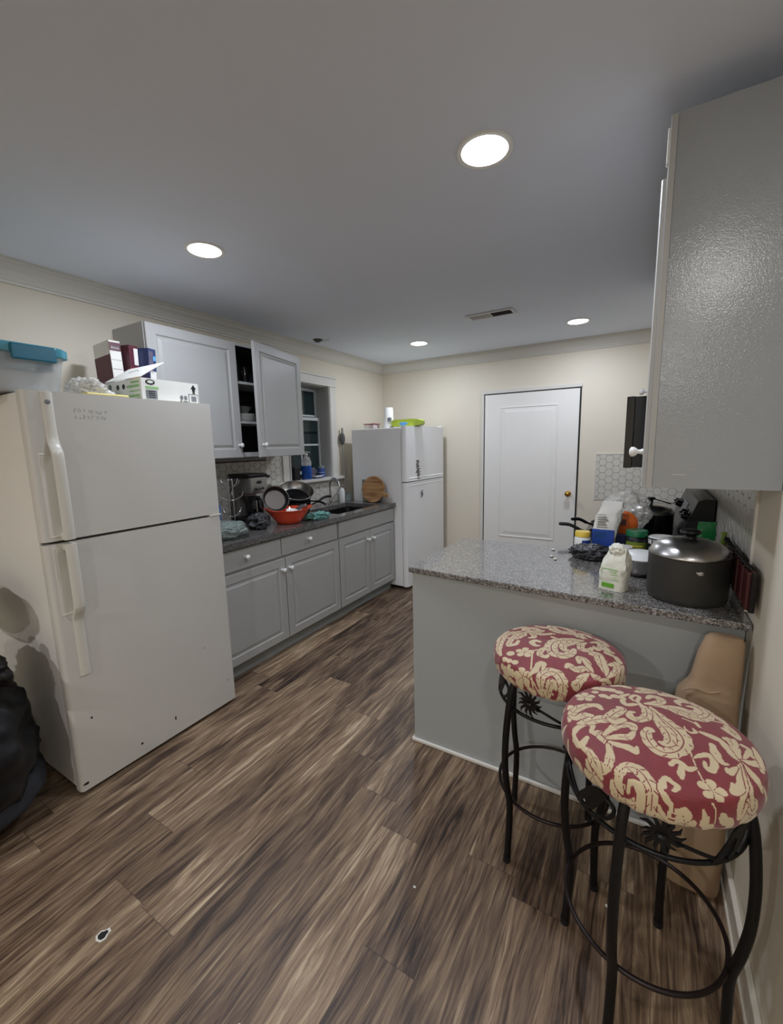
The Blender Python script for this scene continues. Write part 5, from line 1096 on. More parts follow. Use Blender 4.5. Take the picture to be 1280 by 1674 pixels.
# ------------------------------------------------------------ left worktop
ZT = CT+0.0005
def coffee_maker():
    t = thing('coffee_maker', 'black and silver drip coffee maker beside the chrome mug tree', 'coffee maker', (-2.70, 2.36, ZT))
    x0, x1, y0, y1 = -2.86, -2.615, 2.245, 2.435
    obj('base', xbox(x0, x1, y0, y1, ZT, ZT+0.045, 0.008), 'black', t)
    bm = bmesh.new(); box(bm, x0, x0+0.10, y0, y1, ZT+0.046, ZT+0.26, 0.008); obj('water_tank', bm, 'dark_steel', t)
    bm = bmesh.new(); box(bm, x0+0.005, x1-0.005, y0+0.002, y1-0.002, ZT+0.235, ZT+0.365, 0.012); obj('brew_head', bm, 'dark_steel', t)
    obj('lid', xbox(x0, x1-0.002, y0-0.004, y1+0.004, ZT+0.366, ZT+0.392, 0.010), 'black', t)
    obj('front_panel', xbox(x1-0.006, x1, y0+0.012, y1-0.012, ZT+0.24, ZT+0.36, 0.002), 'steel', t)
    bm = bmesh.new(); lathe(bm, [(0, 0), (0.026, 0), (0.026, 0.004), (0, 0.004)], n=24, sy=1.0)
    bmesh.ops.transform(bm, matrix=Matrix.Translation((x1, (y0+y1)/2, ZT+0.325)) @ Matrix.Rotation(PI/2, 4, 'Y') @ Matrix.Diagonal((0.5, 1, 1, 1)), verts=bm.verts); obj('clock_display', bm, 'black', t)
    for y, z, r in ((-0.035, 0.275, 0.010), (0.035, 0.275, 0.010), (0, 0.275, 0.014), (-0.02, 0.297, 0.004), (0.02, 0.297, 0.004)):
        bm = bmesh.new(); lathe(bm, [(0, 0), (r, 0), (r*0.8, 0.008), (0, 0.008)], n=16)
        bmesh.ops.transform(bm, matrix=Matrix.Translation((x1, (y0+y1)/2+y, ZT+z)) @ Matrix.Rotation(PI/2, 4, 'Y'), verts=bm.verts); obj('button', bm, 'black' if abs(y) > 0.03 else 'chrome', t, smooth=40)
    g = bmesh.new(); lathe(g, [(0.045, 0), (0.062, 0.02), (0.066, 0.07), (0.055, 0.12), (0.045, 0.14), (0.048, 0.15)], (-2.685, (y0+y1)/2, ZT+0.047), 32, cap=False); c = obj('carafe', g, 'gloss_black', t, smooth=60)
    bm = bmesh.new(); lathe(bm, [(0.0005, 0.150), (0.05, 0.150), (0.05, 0.162), (0.0005, 0.166)], (-2.685, (y0+y1)/2, ZT+0.047), 28, cap=False); obj('carafe_lid', bm, 'black', c)
    bm = bmesh.new(); tube(bm, catmull([(-2.64, (y0+y1)/2, ZT+0.19), (-2.60, (y0+y1)/2, ZT+0.185), (-2.592, (y0+y1)/2, ZT+0.12), (-2.62, (y0+y1)/2, ZT+0.075)], 5), 0.008, 8); obj('carafe_handle', bm, 'black', c, smooth=60)
    for y in (-0.03, 0.03):
        bm = bmesh.new(); tube(bm, [(-2.622+0.002, (y0+y1)/2+y, ZT+0.06), (-2.624, (y0+y1)/2+y, ZT+0.185)], 0.003, 6); obj('carafe_strap', bm, 'chrome', c)
coffee_maker()
t = thing('mug_tree', 'empty chrome wire mug tree with curved hooks in front of the coffee maker', 'mug rack', (-2.56, 1.985, ZT))
cx, cy = -2.60, 2.055
bm = bmesh.new(); tube(bm, ring_pts((cx, cy, ZT+0.005), 0.075, 40), 0.0045, 8, closed=True); tube(bm, [(cx-0.075, cy, ZT+0.005), (cx+0.075, cy, ZT+0.005)], 0.004, 6); obj('base_ring', bm, 'chrome', t, smooth=60)
bm = bmesh.new(); tube(bm, catmull([(cx, cy-0.018, ZT+0.005), (cx, cy-0.018, ZT+0.34), (cx, cy-0.012, ZT+0.362), (cx, cy, ZT+0.37), (cx, cy+0.012, ZT+0.362), (cx, cy+0.018, ZT+0.34), (cx, cy+0.018, ZT+0.005)], 6), 0.0042, 8); obj('upright', bm, 'chrome', t, smooth=60)
for z, a in ((0.325, 0.2), (0.325, 1.8), (0.23, 0.9), (0.23, 2.4), (0.11, 0.2), (0.11, 1.6)):
    for s in (1,):
        bm = bmesh.new(); ca, sa = math.cos(a+PI/2*0), math.sin(a)
        P = [(cx-ca*0.085, cy-sa*0.085, ZT+z+0.045), (cx-ca*0.07, cy-sa*0.07, ZT+z+0.012), (cx-ca*0.02, cy-sa*0.02, ZT+z-0.012), (cx+ca*0.02, cy+sa*0.02, ZT+z-0.012), (cx+ca*0.07, cy+sa*0.07, ZT+z+0.012), (cx+ca*0.085, cy+sa*0.085, ZT+z+0.045)]
        tube(bm, catmull(P, 5), 0.0036, 7); obj('hook_pair', bm, 'chrome', t, smooth=60)
bm = bmesh.new(); blob(bm, (-2.385, 1.82, ZT+0.055), (0.12, 0.15, 0.057), 0.45, 1.7, 5, 2.5, floor=ZT+0.0005); single('produce_bag', bm, 'bag_grey', 'crumpled see-through grey-green plastic bag on the worktop beside the near refrigerator', 'bag', smooth=180)
bm = bmesh.new(); blob(bm, (-2.44, 2.150, ZT+0.052), (0.070, 0.075, 0.058), 0.8, 1.6, 5, 14.0, floor=ZT+0.0008)
single('dark_bag', bm, 'dark_cloth', 'crumpled dark grey bag between the see-through bag and the orange bowl', 'bag', smooth=180)
# orange bowl and pans
def orange_bowl():
    c = (-2.405, 2.43, ZT)
    t = thing('mixing_bowl', 'bright orange plastic bowl with pouring lips on the left worktop', 'bowl', c)
    bm = bmesh.new(); n = 64
    prof = [(0.080, 0.0), (0.088, 0.002), (0.112, 0.035), (0.140, 0.078), (0.156, 0.106), (0.166, 0.112), (0.166, 0.115), (0.154, 0.109), (0.136, 0.078), (0.108, 0.036), (0.080, 0.006), (0.0005, 0.006)]
    lathe(bm, prof, c, n, cap=True)
    for v in bm.verts:
        d = Vector((v.co.x-c[0], v.co.y-c[1])); r = d.length; h = v.co.z-c[2]
        if h > 0.06:
            a = math.atan2(d.y, d.x)-0.95; k = max(0, math.cos(a*1.0))**14+max(0, -math.cos(a))**14
            f = (h-0.06)/0.055; v.co.z += 0.014*k*f; v.co.x += d.x/r*0.028*k*f; v.co.y += d.y/r*0.028*k*f
    obj('bowl_body', bm, 'orange', t, smooth=50)
    return c
c = orange_bowl()
def pan(name, label, P, r, h, tiltm, body, inner, cat='pan', handle=None, rim='steel'):
    t = thing(name, label, cat, P); L_ = lambda nm, bm, m, par=None, **k: obj(nm, bm, m, par or t, local=True, **k)
    t.rotation_euler = tiltm
    bm = bmesh.new(); lathe(bm, [(0.0005, 0), (r*0.78, 0), (r*0.86, 0.006), (r, h), (r-0.003, h), (r*0.84, 0.010), (r*0.76, 0.004)], n=48, cap=False)
    L_('pan_body', bm, body, smooth=45)
    bm = bmesh.new(); lathe(bm, [(0.0005, 0.0045), (r*0.77, 0.0045), (r*0.77, 0.0035), (0.0005, 0.0035)], n=48, cap=False); L_('cooking_surface', bm, inner, smooth=45)
    bm = bmesh.new(); tube(bm, ring_pts((0, 0, h), r-0.001, 56), 0.0026, 6, closed=True); L_('rim', bm, rim, smooth=60)
    if handle is not None:
        bm = bmesh.new(); ca, sa = math.cos(handle), math.sin(handle)
        tube(bm, catmull([(ca*r, sa*r, h*0.7), (ca*(r+0.04), sa*(r+0.04), h*0.85), (ca*(r+0.13), sa*(r+0.13), h+0.03), (ca*(r+0.19), sa*(r+0.19), h+0.035)], 5), [0.007]*8+[0.011]*7+[0.009], 10, flat=0.7); L_('handle', bm, 'black', smooth=60)
    return t
# frying pan stood on edge in the bowl, its face towards the room
pan('frying_pan', 'black frying pan with a beige interior standing on edge in the orange bowl', (-2.515, 2.40, ZT+0.180), 0.104, 0.038, (0, math.radians(66), math.radians(-28)), 'black', 'pan_beige', handle=None)
pan('saute_pan', 'large silver-rimmed dark pan propped up behind the orange bowl', (-2.665, 2.79, ZT+0.155), 0.155, 0.070, (0, math.radians(28), math.radians(-30)), 'steel', 'gloss_black', handle=0.5)
pan('sauce_pan', 'black saucepan under the silver-rimmed pan by the sink', (-2.63, 2.77, ZT), 0.12, 0.11, (0, 0, 0), 'gloss_black', 'black', handle=0.9, rim='black')
# cutlery and small things in the bowl
for k, (a, r_) in enumerate(((0.3, 0.05), (1.0, 0.07), (5.4, 0.06))):
    bm = bmesh.new(); x, y = c[0]+0.02, c[1]+0.01
    P = [(x, y, ZT+0.03), (x+math.cos(a)*r_, y+math.sin(a)*r_, ZT+0.09), (x+math.cos(a)*0.125, y+math.sin(a)*0.125, ZT+0.135)]
    tube(bm, P, [0.004, 0.005, 0.012], 8, flat=0.3); single('spoon', bm, 'chrome', ('chrome spoon handle leaning on the front rim of the orange bowl', 'chrome spoon leaning on the right rim of the orange bowl', 'chrome spoon leaning on the left rim of the orange bowl')[k], 'spoon', 'cutlery in the orange bowl', smooth=60)
bm = bmesh.new(); lathe(bm, [(0.0005, 0), (0.03, 0), (0.06, 0.02), (0.058, 0.022), (0.0005, 0.006)], (0, 0, 0), 28, cap=False)
bmesh.ops.transform(bm, matrix=Matrix.Translation((c[0]+0.05, c[1]+0.0, ZT+0.075)) @ Matrix.Rotation(0.35, 4, 'Y'), verts=bm.verts)
single('saucer', bm, 'white_plastic', 'small white dish lying inside the orange bowl', 'dish', smooth=50)
bm = bmesh.new(); tube(bm, catmull([(c[0]+0.02, c[1]+0.06, ZT+0.09), (c[0]+0.07, c[1]+0.08, ZT+0.125), (c[0]+0.11, c[1]+0.09, ZT+0.12)], 5), 0.016, 10); single('whisk_head', bm, 'dark_steel', 'grey kitchen tool head resting on the right side of the orange bowl', 'utensil', smooth=60)
bm = bmesh.new(); blob(bm, (-2.320, 2.680, ZT+0.024), (0.062, 0.105, 0.028), 1.3, 2.0, 5, 9.0, floor=ZT+0.0008); single('dish_cloth', bm, 'towel', 'crumpled teal dish cloth on the worktop edge by the sink', 'cloth', smooth=180)
# soap bottle, clear box, cutting boards
def pump_bottle(x, y, z, r, h, body, label, name='soap_bottle', liquid=None, pump='chrome', frac=0.55):
    t = thing(name, label, 'bottle', (x, y, z))
    bm = bmesh.new(); lathe(bm, [(r*0.9, 0), (r, 0.006), (r, h*0.66), (r*0.7, h*0.80), (r*0.34, h*0.86), (r*0.34, h*0.90), (0.0005, h*0.90)], (x, y, z), 28)
    obj('bottle_body', bm, body, t, smooth=40)
    if liquid:
        bm = bmesh.new(); lathe(bm, [(0.0005, 0.003), (r*0.90, 0.003), (r*1.003, 0.010), (r*1.003, h*frac), (0.0005, h*frac)], (x, y, z), 28, cap=False); obj('liquid', bm, liquid, t, smooth=40)
    bm = bmesh.new(); lathe(bm, [(r*0.40, 0), (r*0.40, h*0.05), (r*0.14, h*0.055), (r*0.14, h*0.10), (r*0.3, h*0.105), (r*0.3, h*0.12), (0, h*0.125)], (x, y, z+h*0.90), 18); tube(bm, [(x, y, z+h*1.0), (x+r*0.9, y, z+h*1.0), (x+r*1.1, y, z+h*0.975)], 0.004, 6); obj('pump', bm, pump, t, smooth=50)
    return t
pump_bottle(-2.735, 3.56, ZT, 0.030, 0.185, 'white_plastic', 'white soap bottle with a chrome pump beside the faucet')
t = thing('sponge_holder', 'clear square plastic container in the back corner by the far refrigerator', 'container', (-2.78, 3.66, ZT))
bm = bmesh.new(); loft_loops(bm, [rr(-2.83, -2.72, 3.61, 3.71, 0.015, ZT), rr(-2.835, -2.715, 3.605, 3.715, 0.015, ZT+0.085), rr(-2.832, -2.718, 3.608, 3.712, 0.015, ZT+0.085), rr(-2.827, -2.723, 3.613, 3.707, 0.015, ZT+0.004)]); obj('box', bm, 'bag_grey', t)
# round cutting board leans on the far refrigerator side
def round_board(name, C, r, n, label, m, th=0.018, handle=None):
    t = thing(name, label, 'cutting board', (C[0], C[1], C[2]-r)); nn = Vector(n).normalized(); U = Vector((0, 0, 1)).cross(nn).normalized(); V = nn.cross(U)
    m4 = Matrix((U, V, nn)).transposed().to_4x4(); m4.translation = Vector(C)
    bm = bmesh.new(); lathe(bm, [(0.0005, 0), (r-0.004, 0), (r, 0.004), (r, th-0.004), (r-0.004, th), (0.0005, th)], n=56, cap=False)
    bmesh.ops.transform(bm, matrix=m4, verts=bm.verts); obj('board', bm, m, t, smooth=40)
    if handle is not None:
        bm = bmesh.new(); ca, sa = math.cos(handle), math.sin(handle)
        mm = m4 @ Matrix.Rotation(handle, 4, 'Z'); box(bm, r-0.01, r+0.062, -0.020, 0.020, 0.001, th-0.001, 0.006)
        bmesh.ops.transform(bm, matrix=mm, verts=bm.verts); obj('grip', bm, m, t)
        bm = bmesh.new(); lathe(bm, [(0.0005, th-0.0005), (0.008, th-0.0005), (0.008, th+0.0008), (0.0005, th+0.0008)], (r+0.045, 0, 0), 16, cap=False)
        bmesh.ops.transform(bm, matrix=mm, verts=bm.verts); obj('hanging_hole', bm, 'oak_dark', t)
round_board('round_cutting_board', (-2.425, 3.700, ZT+0.139), 0.139, (0.02, -1, 0.20), 'round wooden cutting board with a short handle leaning on the far refrigerator', 'oak', handle=-0.35)
bm = bmesh.new(); box(bm, -0.02, 0.02, 0, 0.010, 0, 0.20, 0.003)
box_b = bmesh.new(); box(box_b, -2.60, -2.36, 3.742, 3.752, ZT, ZT+0.235, 0.004); bm.free()
single('plastic_cutting_board', box_b, 'grey_board', 'grey rectangular board standing behind the round wooden board', 'cutting board')
# long handled brush between the window and the far refrigerator
t = thing('long_handled_brush', 'grey long-handled brush standing head up between window and far refrigerator', 'brush', (-2.85, 3.755, ZT))
bx, by = -2.862, 3.776
bm = bmesh.new(); tube(bm, [(bx+0.01, by, ZT), (bx, by, 1.56)], [0.014, 0.012], 10); obj('handle', bm, 'stick', t, smooth=60)
bm = bmesh.new(); blob(bm, (bx, by-0.004, 1.605), (0.028, 0.032, 0.070), 0.15, 3, 3, 1.0); obj('bristle_head', bm, 'greyish', t, smooth=180)
bm = bmesh.new(); tube(bm, [(bx, by, 1.66), (bx, by, 1.72)], [0.014, 0.010], 10); obj('tip', bm, 'stick', t, smooth=60)
# window sill things
SZ = WZ0-0.0035
pump_bottle(-2.90, 3.215, SZ, 0.050, 0.275, 'bag_clear', 'large clear pump bottle half full of blue soap on the window sill', 'blue_soap_bottle', 'blue_liquid', 'white_plastic', 0.52)
single('black_speaker', xbox(-2.97, -2.90, 3.045, 3.125, SZ, SZ+0.135, 0.008), 'black', 'small black box at the left end of the window sill', 'box')
t = thing('blue_glass_jar', 'ribbed blue glass jar at the right end of the window sill', 'jar', (-2.97, 3.52, SZ))
bm = bmesh.new(); lathe(bm, [(0.034, 0), (0.040, 0.012), (0.036, 0.03), (0.040, 0.048), (0.036, 0.066), (0.040, 0.084), (0.034, 0.10)], (-2.965, 3.515, SZ), 28); obj('jar_body', bm, 'blue', t, smooth=50)
bm = bmesh.new(); lathe(bm, [(0.036, 0.1005), (0.036, 0.112), (0.028, 0.13), (0.0, 0.135)], (-2.965, 3.515, SZ), 28); obj('jar_top', bm, 'bag_grey', t, smooth=50)
for i in range(3):
    bm = bmesh.new(); tube(bm, ring_pts((-2.965, 3.515, SZ+0.03+0.027*i), 0.0375, 32), 0.0025, 6, closed=True); obj('band', bm, 'flour_white', t)
t = thing('scrub_sponge', 'blue and white scrub sponge lying on the window sill', 'sponge', (-2.90, 3.36, SZ))
obj('foam', xbox(-2.93, -2.865, 3.315, 3.425, SZ, SZ+0.018, 0.005), 'navy', t); obj('scrub_pad', xbox(-2.93, -2.865, 3.315, 3.425, SZ+0.0185, SZ+0.030, 0.004), 'white_plastic', t)
single('blue_detergent_bottle', xbox(-2.99, -2.955, 3.30, 3.42, SZ, SZ+0.115, 0.012), 'snack_violet', 'violet-blue packet standing behind the sponge on the window sill', 'packet')
t = thing('socket_plug', 'small dark plug on the wall left of the window sill', 'plug', (WL+0.02, 2.66, 1.235))
obj('socket_plate', xbox(WL+0.0061, WL+0.010, 2.625, 2.70, 1.19, 1.30, 0.002), 'trim', t); obj('plug_body', xbox(WL+0.0105, WL+0.045, 2.645, 2.685, 1.262, 1.288, 0.005), 'black', t)

# ------------------------------------------------------------ top of the far refrigerator
F2 = 1.6995
def f2(x, y): return (-2.072+x*math.cos(math.radians(-3.6))-y*math.sin(math.radians(-3.6)), 3.765+x*math.sin(math.radians(-3.6))+y*math.cos(math.radians(-3.6)))
t = thing('food_container', 'clear food container with a crimson lid and side on the far refrigerator', 'container', (*f2(-0.56, 0.2), F2))
x, y = f2(-0.56, 0.20)
obj('tub', xbox(x-0.07, x+0.065, y-0.06, y+0.06, F2, F2+0.052, 0.010), 'bag_clear', t); obj('tub_contents', xbox(x-0.0, x+0.060, y-0.056, y+0.056, F2+0.002, F2+0.048, 0.006), 'red', t); obj('lid', xbox(x-0.075, x+0.07, y-0.065, y+0.065, F2+0.0525, F2+0.060, 0.003), 'red', t)
x, y = f2(-0.37, 0.25)
t = thing('foam_cups', 'tall white sleeve of stacked foam cups on the far refrigerator', 'cups', (x, y, F2))
bm = bmesh.new(); lathe(bm, [(0.058, 0), (0.054, 0.07), (0.054, 0.075), (0.052, 0.20), (0.047, 0.222), (0.0, 0.226)], (x, y, F2), 32); obj('sleeve', bm, 'white_plastic', t, smooth=50)
obj('label', xbox(x+0.020, x+0.056, y-0.054, y-0.030, F2+0.075, F2+0.115, 0.001), 'print_grey', t)
x, y = f2(-0.10, 0.24)
t = thing('wipes_packet', 'lime green soft packet with a blue picture on the far refrigerator', 'packet', (x, y, F2))
bm = bmesh.new()
box(bm, -1, 1, -1, 1, -1, 1); bmesh.ops.subdivide_edges(bm, edges=bm.edges[:], cuts=10, use_grid_fill=True)
for v in bm.verts:
    q = v.co.copy(); k = (1-abs(q.x)**6*0.55)
    n_ = noise.noise(q*2.1)*0.10
    v.co = Vector((x-0.02+q.x*0.185, y+q.y*0.075*k, F2+0.050+(q.z*0.036*k)+(n_*0.02 if q.z > 0 else 0)))
obj('packet', bm, 'lime', t, smooth=60)
bm = bmesh.new(); blob(bm, (x-0.03, y-0.066, F2+0.040), (0.065, 0.014, 0.024), 0.5, 2.5, 4, 1.0); obj('printed_picture', bm, 'light_blue', t, smooth=180)

# ------------------------------------------------------------ on the peninsula
def stockpot():
    cx, cy, r = 0.161, 1.874, 0.128
    t = thing('stockpot', 'large dark grey stockpot with a domed steel lid on the peninsula corner', 'pot', (cx, cy, ZT))
    bm = bmesh.new(); lathe(bm, [(r*0.93, 0), (r*0.975, 0.006), (r, 0.020), (r, 0.165), (r*0.985, 0.167), (r*0.985, 0.160)], (cx, cy, ZT), 72); obj('pot_body', bm, 'anod', t, smooth=35)
    bm = bmesh.new(); lathe(bm, [(r*1.01, 0.168), (r*1.012, 0.172), (r*0.97, 0.180), (r*0.90, 0.197), (r*0.74, 0.212), (r*0.5, 0.222), (r*0.2, 0.227), (0.0005, 0.228)], (cx, cy, ZT), 72, cap=False); l = obj('lid', bm, 'steel', t, smooth=50)
    bm = bmesh.new(); lathe(bm, [(0.022, 0), (0.020, 0.008), (0.014, 0.012), (0.028, 0.016), (0.034, 0.023), (0.031, 0.030), (0.018, 0.034), (0, 0.035)], (cx, cy, ZT+0.226), 32); obj('lid_knob', bm, 'black', l, smooth=45)
    bm = bmesh.new(); lathe(bm, [(0, 0), (0.011, 0), (0.009, 0.004), (0, 0.005)], n=24)
    a = -1.35; bmesh.ops.transform(bm, matrix=Matrix.Translation((cx+(r-0.001)*math.cos(a), cy+(r-0.001)*math.sin(a), ZT+0.128)) @ Matrix.Rotation(a, 4, 'Z') @ Matrix.Rotation(PI/2, 4, 'Y') @ Matrix.Diagonal((0.7, 1.2, 1, 1)), verts=bm.verts); obj('maker_badge', bm, 'chrome', t, smooth=40)
    for s in (0.28, PI+0.5):
        bm = bmesh.new(); ca, sa = math.cos(s), math.sin(s); tx, ty = -sa, ca
        P = [(cx+ca*r+tx*q, cy+sa*r+ty*q, ZT+0.13+zz) for q, zz in ((-0.04, 0),)]+[(cx+ca*(r+0.022)+tx*q, cy+sa*(r+0.022)+ty*q, ZT+0.135) for q in (-0.035, 0.035)]+[(cx+ca*r+tx*0.04, cy+sa*r+ty*0.04, ZT+0.13)]
        if s < 1: tube(bm, catmull(P, 5), 0.0065, 8); obj('side_handle', bm, 'black', t, smooth=60)
        else: bm.free()
stockpot()
# soft paper bag of flour/sugar with rolled top
def soft_bag(name, label, C, w_, d, h, m, rz, seed, pinch=0.35, lean=0.0, cat='bag'):
    t = thing(name, label, cat, C, rz=rz)
    loops = []; n = 36; K = 22
    for k in range(K+1):
        f = k/K; z = f*h
        s = 1.0 if f < 0.62 else 1-(1-pinch)*((f-0.62)/0.38)**1.3
        sd = 1.0 if f < 0.5 else 1-0.80*((f-0.5)/0.5)**1.2
        L1 = []
        for i in range(n):
            q = 2*PI*i/n; c_, s_2 = math.cos(q), math.sin(q)
            nz = noise.noise(Vector((c_*1.6+seed, s_2*1.6, z*22)))*0.16+noise.noise(Vector((c_*4, s_2*4+seed, z*50)))*0.11
            fa = 0.25+f*1.3
            L1.append((w_/2*s*math.copysign(abs(c_)**0.5, c_)*(1+nz*fa)+lean*f*f, d/2*sd*math.copysign(abs(s_2)**0.5, s_2)*(1+nz*fa), z))
        loops.append(L1)
    bm = bmesh.new(); loft_loops(bm, loops); obj('paper_bag', bm, m, t, local=True, smooth=55)
    return t
t = soft_bag('sugar_bag', 'small pale green and white paper bag with a rolled top in front of the stockpot', (-0.080, 1.862, ZT), 0.102, 0.078, 0.168, 'sugar_bag', -0.30, 3.0, 0.56, lean=0.016)
bm = bmesh.new(); blob(bm, (0.012, -0.004, 0.160), (0.030, 0.020, 0.026), 0.7, 1.8, 4, 3.0)
obj('rolled_top', bm, 'sugar_bag', t, local=True, smooth=180)
bm = bmesh.new(); box(bm, -0.030, 0.016, -0.0405, -0.0375, 0.012, 0.030, 0.001); obj('green_label', bm, 'label_green', t, local=True)
for k in range(5): bm = bmesh.new(); box(bm, -0.034, 0.030-0.008*(k % 2), -0.0395, -0.0375, 0.045+0.010*k, 0.048+0.010*k); obj('printed_line', bm, 'print_green', t, local=True)
t = thing('mixing_bowl', 'steel bowl under a white plate lid between the sugar bag and stockpot', 'bowl', (0.010, 2.115, ZT))
bm = bmesh.new(); lathe(bm, [(0.045, 0), (0.06, 0.004), (0.080, 0.035), (0.086, 0.075), (0.088, 0.078)], (0.010, 2.115, ZT), 40); obj('bowl_body', bm, 'steel', t, smooth=50)
bm = bmesh.new(); lathe(bm, [(0.094, 0.079), (0.096, 0.083), (0.070, 0.096), (0.045, 0.104), (0.0005, 0.106)], (0.010, 2.115, ZT), 40, cap=True); obj('plate_lid', bm, 'white_plastic', t, smooth=50)
def jar(name, label, x, y, r, h, body, lidm, lidh, z=ZT, cat='jar', band=None):
    t = thing(name, label, cat, (x, y, z))
    bm = bmesh.new(); lathe(bm, [(r*0.94, 0), (r, 0.005), (r, h*0.80), (r*0.86, h*0.88), (r*0.84, h*0.9)], (x, y, z), 36); obj('jar_body', bm, body, t, smooth=40)
    bm = bmesh.new(); lathe(bm, [(r*0.92, h*0.9), (r*0.94, h*0.905), (r*0.94, h*0.9+lidh-0.004), (r*0.88, h*0.9+lidh), (0.0005, h*0.9+lidh)], (x, y, z), 40); obj('lid', bm, lidm, t, smooth=40)
    if band:
        for (m, z0, z1, a0, a1) in band:
            bm = bmesh.new(); n = 20; rr_ = r*1.006
            A = [[bm.verts.new((x+rr_*math.cos(a0+(a1-a0)*i/n), y+rr_*math.sin(a0+(a1-a0)*i/n), z+zz)) for i in range(n+1)] for zz in (z0, z1)]
            for i in range(n): bm.faces.new((A[0][i], A[0][i+1], A[1][i+1], A[1][i]))
            obj('label', bm, m, t, smooth=60)
    return t
jar('supplement_jar', 'white and blue jar with a yellow lid at the back of the peninsula', -0.262, 2.42, 0.040, 0.098, 'white_plastic', 'yellow', 0.026, band=[('blue', 0.012, 0.072, -1.5, 0.3), ('print_grey', 0.02, 0.05, -2.3, -1.7)])
jar('coffee_jar', 'dark jar with a green lid and green label behind the steel bowl', -0.012, 2.45, 0.053, 0.118, 'black', 'green', 0.030, band=[('jar_green', 0.010, 0.082, -2.6, -0.2), ('label_green', 0.02, 0.034, -2.0, -0.9), ('yellow', 0.058, 0.066, -2.2, -1.0)])
jar('yogurt_tub', 'small dark tub with a white lid behind the sugar bag', -0.065, 2.32, 0.044, 0.075, 'snack_blue', 'white_plastic', 0.008, cat='tub')
t = soft_bag('flour_bag', 'tall white paper bag with a blue lower half standing by the yellow-lidded jar', (-0.165, 2.475, ZT), 0.115, 0.070, 0.275, 'flour_white', -0.12, 8.0, 0.80, lean=0.045)
for a, b_, c0, c1, m in ((-0.050, 0.056, 0.006, 0.128, 'blue'), (-0.040, 0.020, 0.080, 0.118, 'light_blue')):
    bm = bmesh.new(); box(bm, a, b_, -0.0385, -0.033, c0, c1, 0.002); obj('printed_panel', bm, m, t, local=True)
for k in range(6): bm = bmesh.new(); box(bm, -0.030, 0.024-0.006*(k % 3), -0.0400, -0.033, 0.140+0.013*k, 0.142+0.013*k); obj('printed_line', bm, 'print_grey', t, local=True)
t = thing('snack_canister', 'round orange packet with a dark centre behind the green-lidded jar', 'packet', (-0.085, 2.53, ZT))
bm = bmesh.new(); lathe(bm, [(0.0005, -0.018), (0.055, -0.014), (0.068, 0), (0.055, 0.014), (0.0005, 0.018)], n=40, cap=False)
bmesh.ops.transform(bm, matrix=Matrix.Translation((-0.078, 2.535, ZT+0.150)) @ Matrix.Rotation(PI/2, 4, 'X'), verts=bm.verts); obj('disc', bm, 'orange_print', t, smooth=50)
obj('dark_mark', xbox(-0.098, -0.066, 2.512, 2.520, ZT+0.143, ZT+0.175, 0.003), 'maroon', t); obj('packet_base', xbox(-0.14, -0.02, 2.515, 2.56, ZT, ZT+0.10, 0.012), 'navy', t)
bm = bmesh.new(); blob(bm, (-0.07, 2.66, ZT+0.195), (0.115, 0.07, 0.110), 0.5, 1.8, 5, 12.0); single('bread_bag', bm, 'bag_clear', 'crumpled clear bag standing upright behind the flour bag', 'bag', smooth=180)
bm = bmesh.new(); blob(bm, (-0.205, 2.325, ZT+0.030), (0.095, 0.085, 0.034), 0.75, 2.2, 5, 7.0, floor=ZT+0.0008); single('dark_plastic_bag', bm, 'dark_cloth', 'crumpled charcoal grey plastic bag in front of the yellow-lidded jar', 'bag', smooth=180)
def fry_pan(P, r, ang, label):
    t = thing('frying_pan', label, 'pan', P)
    bm = bmesh.new(); lathe(bm, [(r*0.8, 0), (r*0.86, 0.004), (r, 0.045), (r-0.003, 0.045), (r*0.83, 0.006), (0.0005, 0.006)], P, 44); obj('pan_body', bm, 'anod', t, smooth=45)
    ca, sa = math.cos(ang), math.sin(ang)
    bm = bmesh.new(); tube(bm, catmull([(P[0]+ca*r, P[1]+sa*r, P[2]+0.035), (P[0]+ca*(r+0.05), P[1]+sa*(r+0.05), P[2]+0.05), (P[0]+ca*(r+0.11), P[1]+sa*(r+0.11), P[2]+0.078), (P[0]+ca*(r+0.17), P[1]+sa*(r+0.17), P[2]+0.083)], 6), [0.007]*7+[0.010]*6+[0.011]*5+[0.008], 10, flat=0.7); obj('handle', bm, 'black', t, smooth=60)
fry_pan((-0.17, 2.79, 0.939), 0.10, PI+0.25, 'dark frying pan on the near left burner with its black handle towards the room')
fry_pan((-0.19, 3.10, 0.939), 0.10, PI+0.75, 'second dark frying pan on the stove further back with a black handle')
t = thing('stove_pot', 'wide dark pot with a steel lid on the stove', 'pot', (0.075, 2.82, 0.939))
cx, cy, zz = 0.045, 2.90, 0.939
bm = bmesh.new(); lathe(bm, [(0.115, 0), (0.120, 0.005), (0.120, 0.155), (0.116, 0.155), (0.116, 0.01), (0.0005, 0.01)], (cx, cy, zz), 48); obj('pot_body', bm, 'gloss_black', t, smooth=40)
bm = bmesh.new(); lathe(bm, [(0.122, 0.156), (0.122, 0.160), (0.105, 0.186), (0.06, 0.202), (0.0005, 0.206)], (cx, cy, zz), 48); l = obj('lid', bm, 'steel', t, smooth=50)
bm = bmesh.new(); tube(bm, catmull([(cx-0.10, cy-0.02, zz+0.200), (cx-0.05, cy, zz+0.226), (cx, cy, zz+0.236), (cx+0.05, cy, zz+0.226), (cx+0.10, cy+0.02, zz+0.208)], 5), 0.0035, 6); lathe(bm, [(0.010, 0.20), (0.012, 0.23), (0.024, 0.236), (0.020, 0.246), (0, 0.248)], (cx, cy, zz), 16); obj('lid_handle', bm, 'black', l, smooth=50)
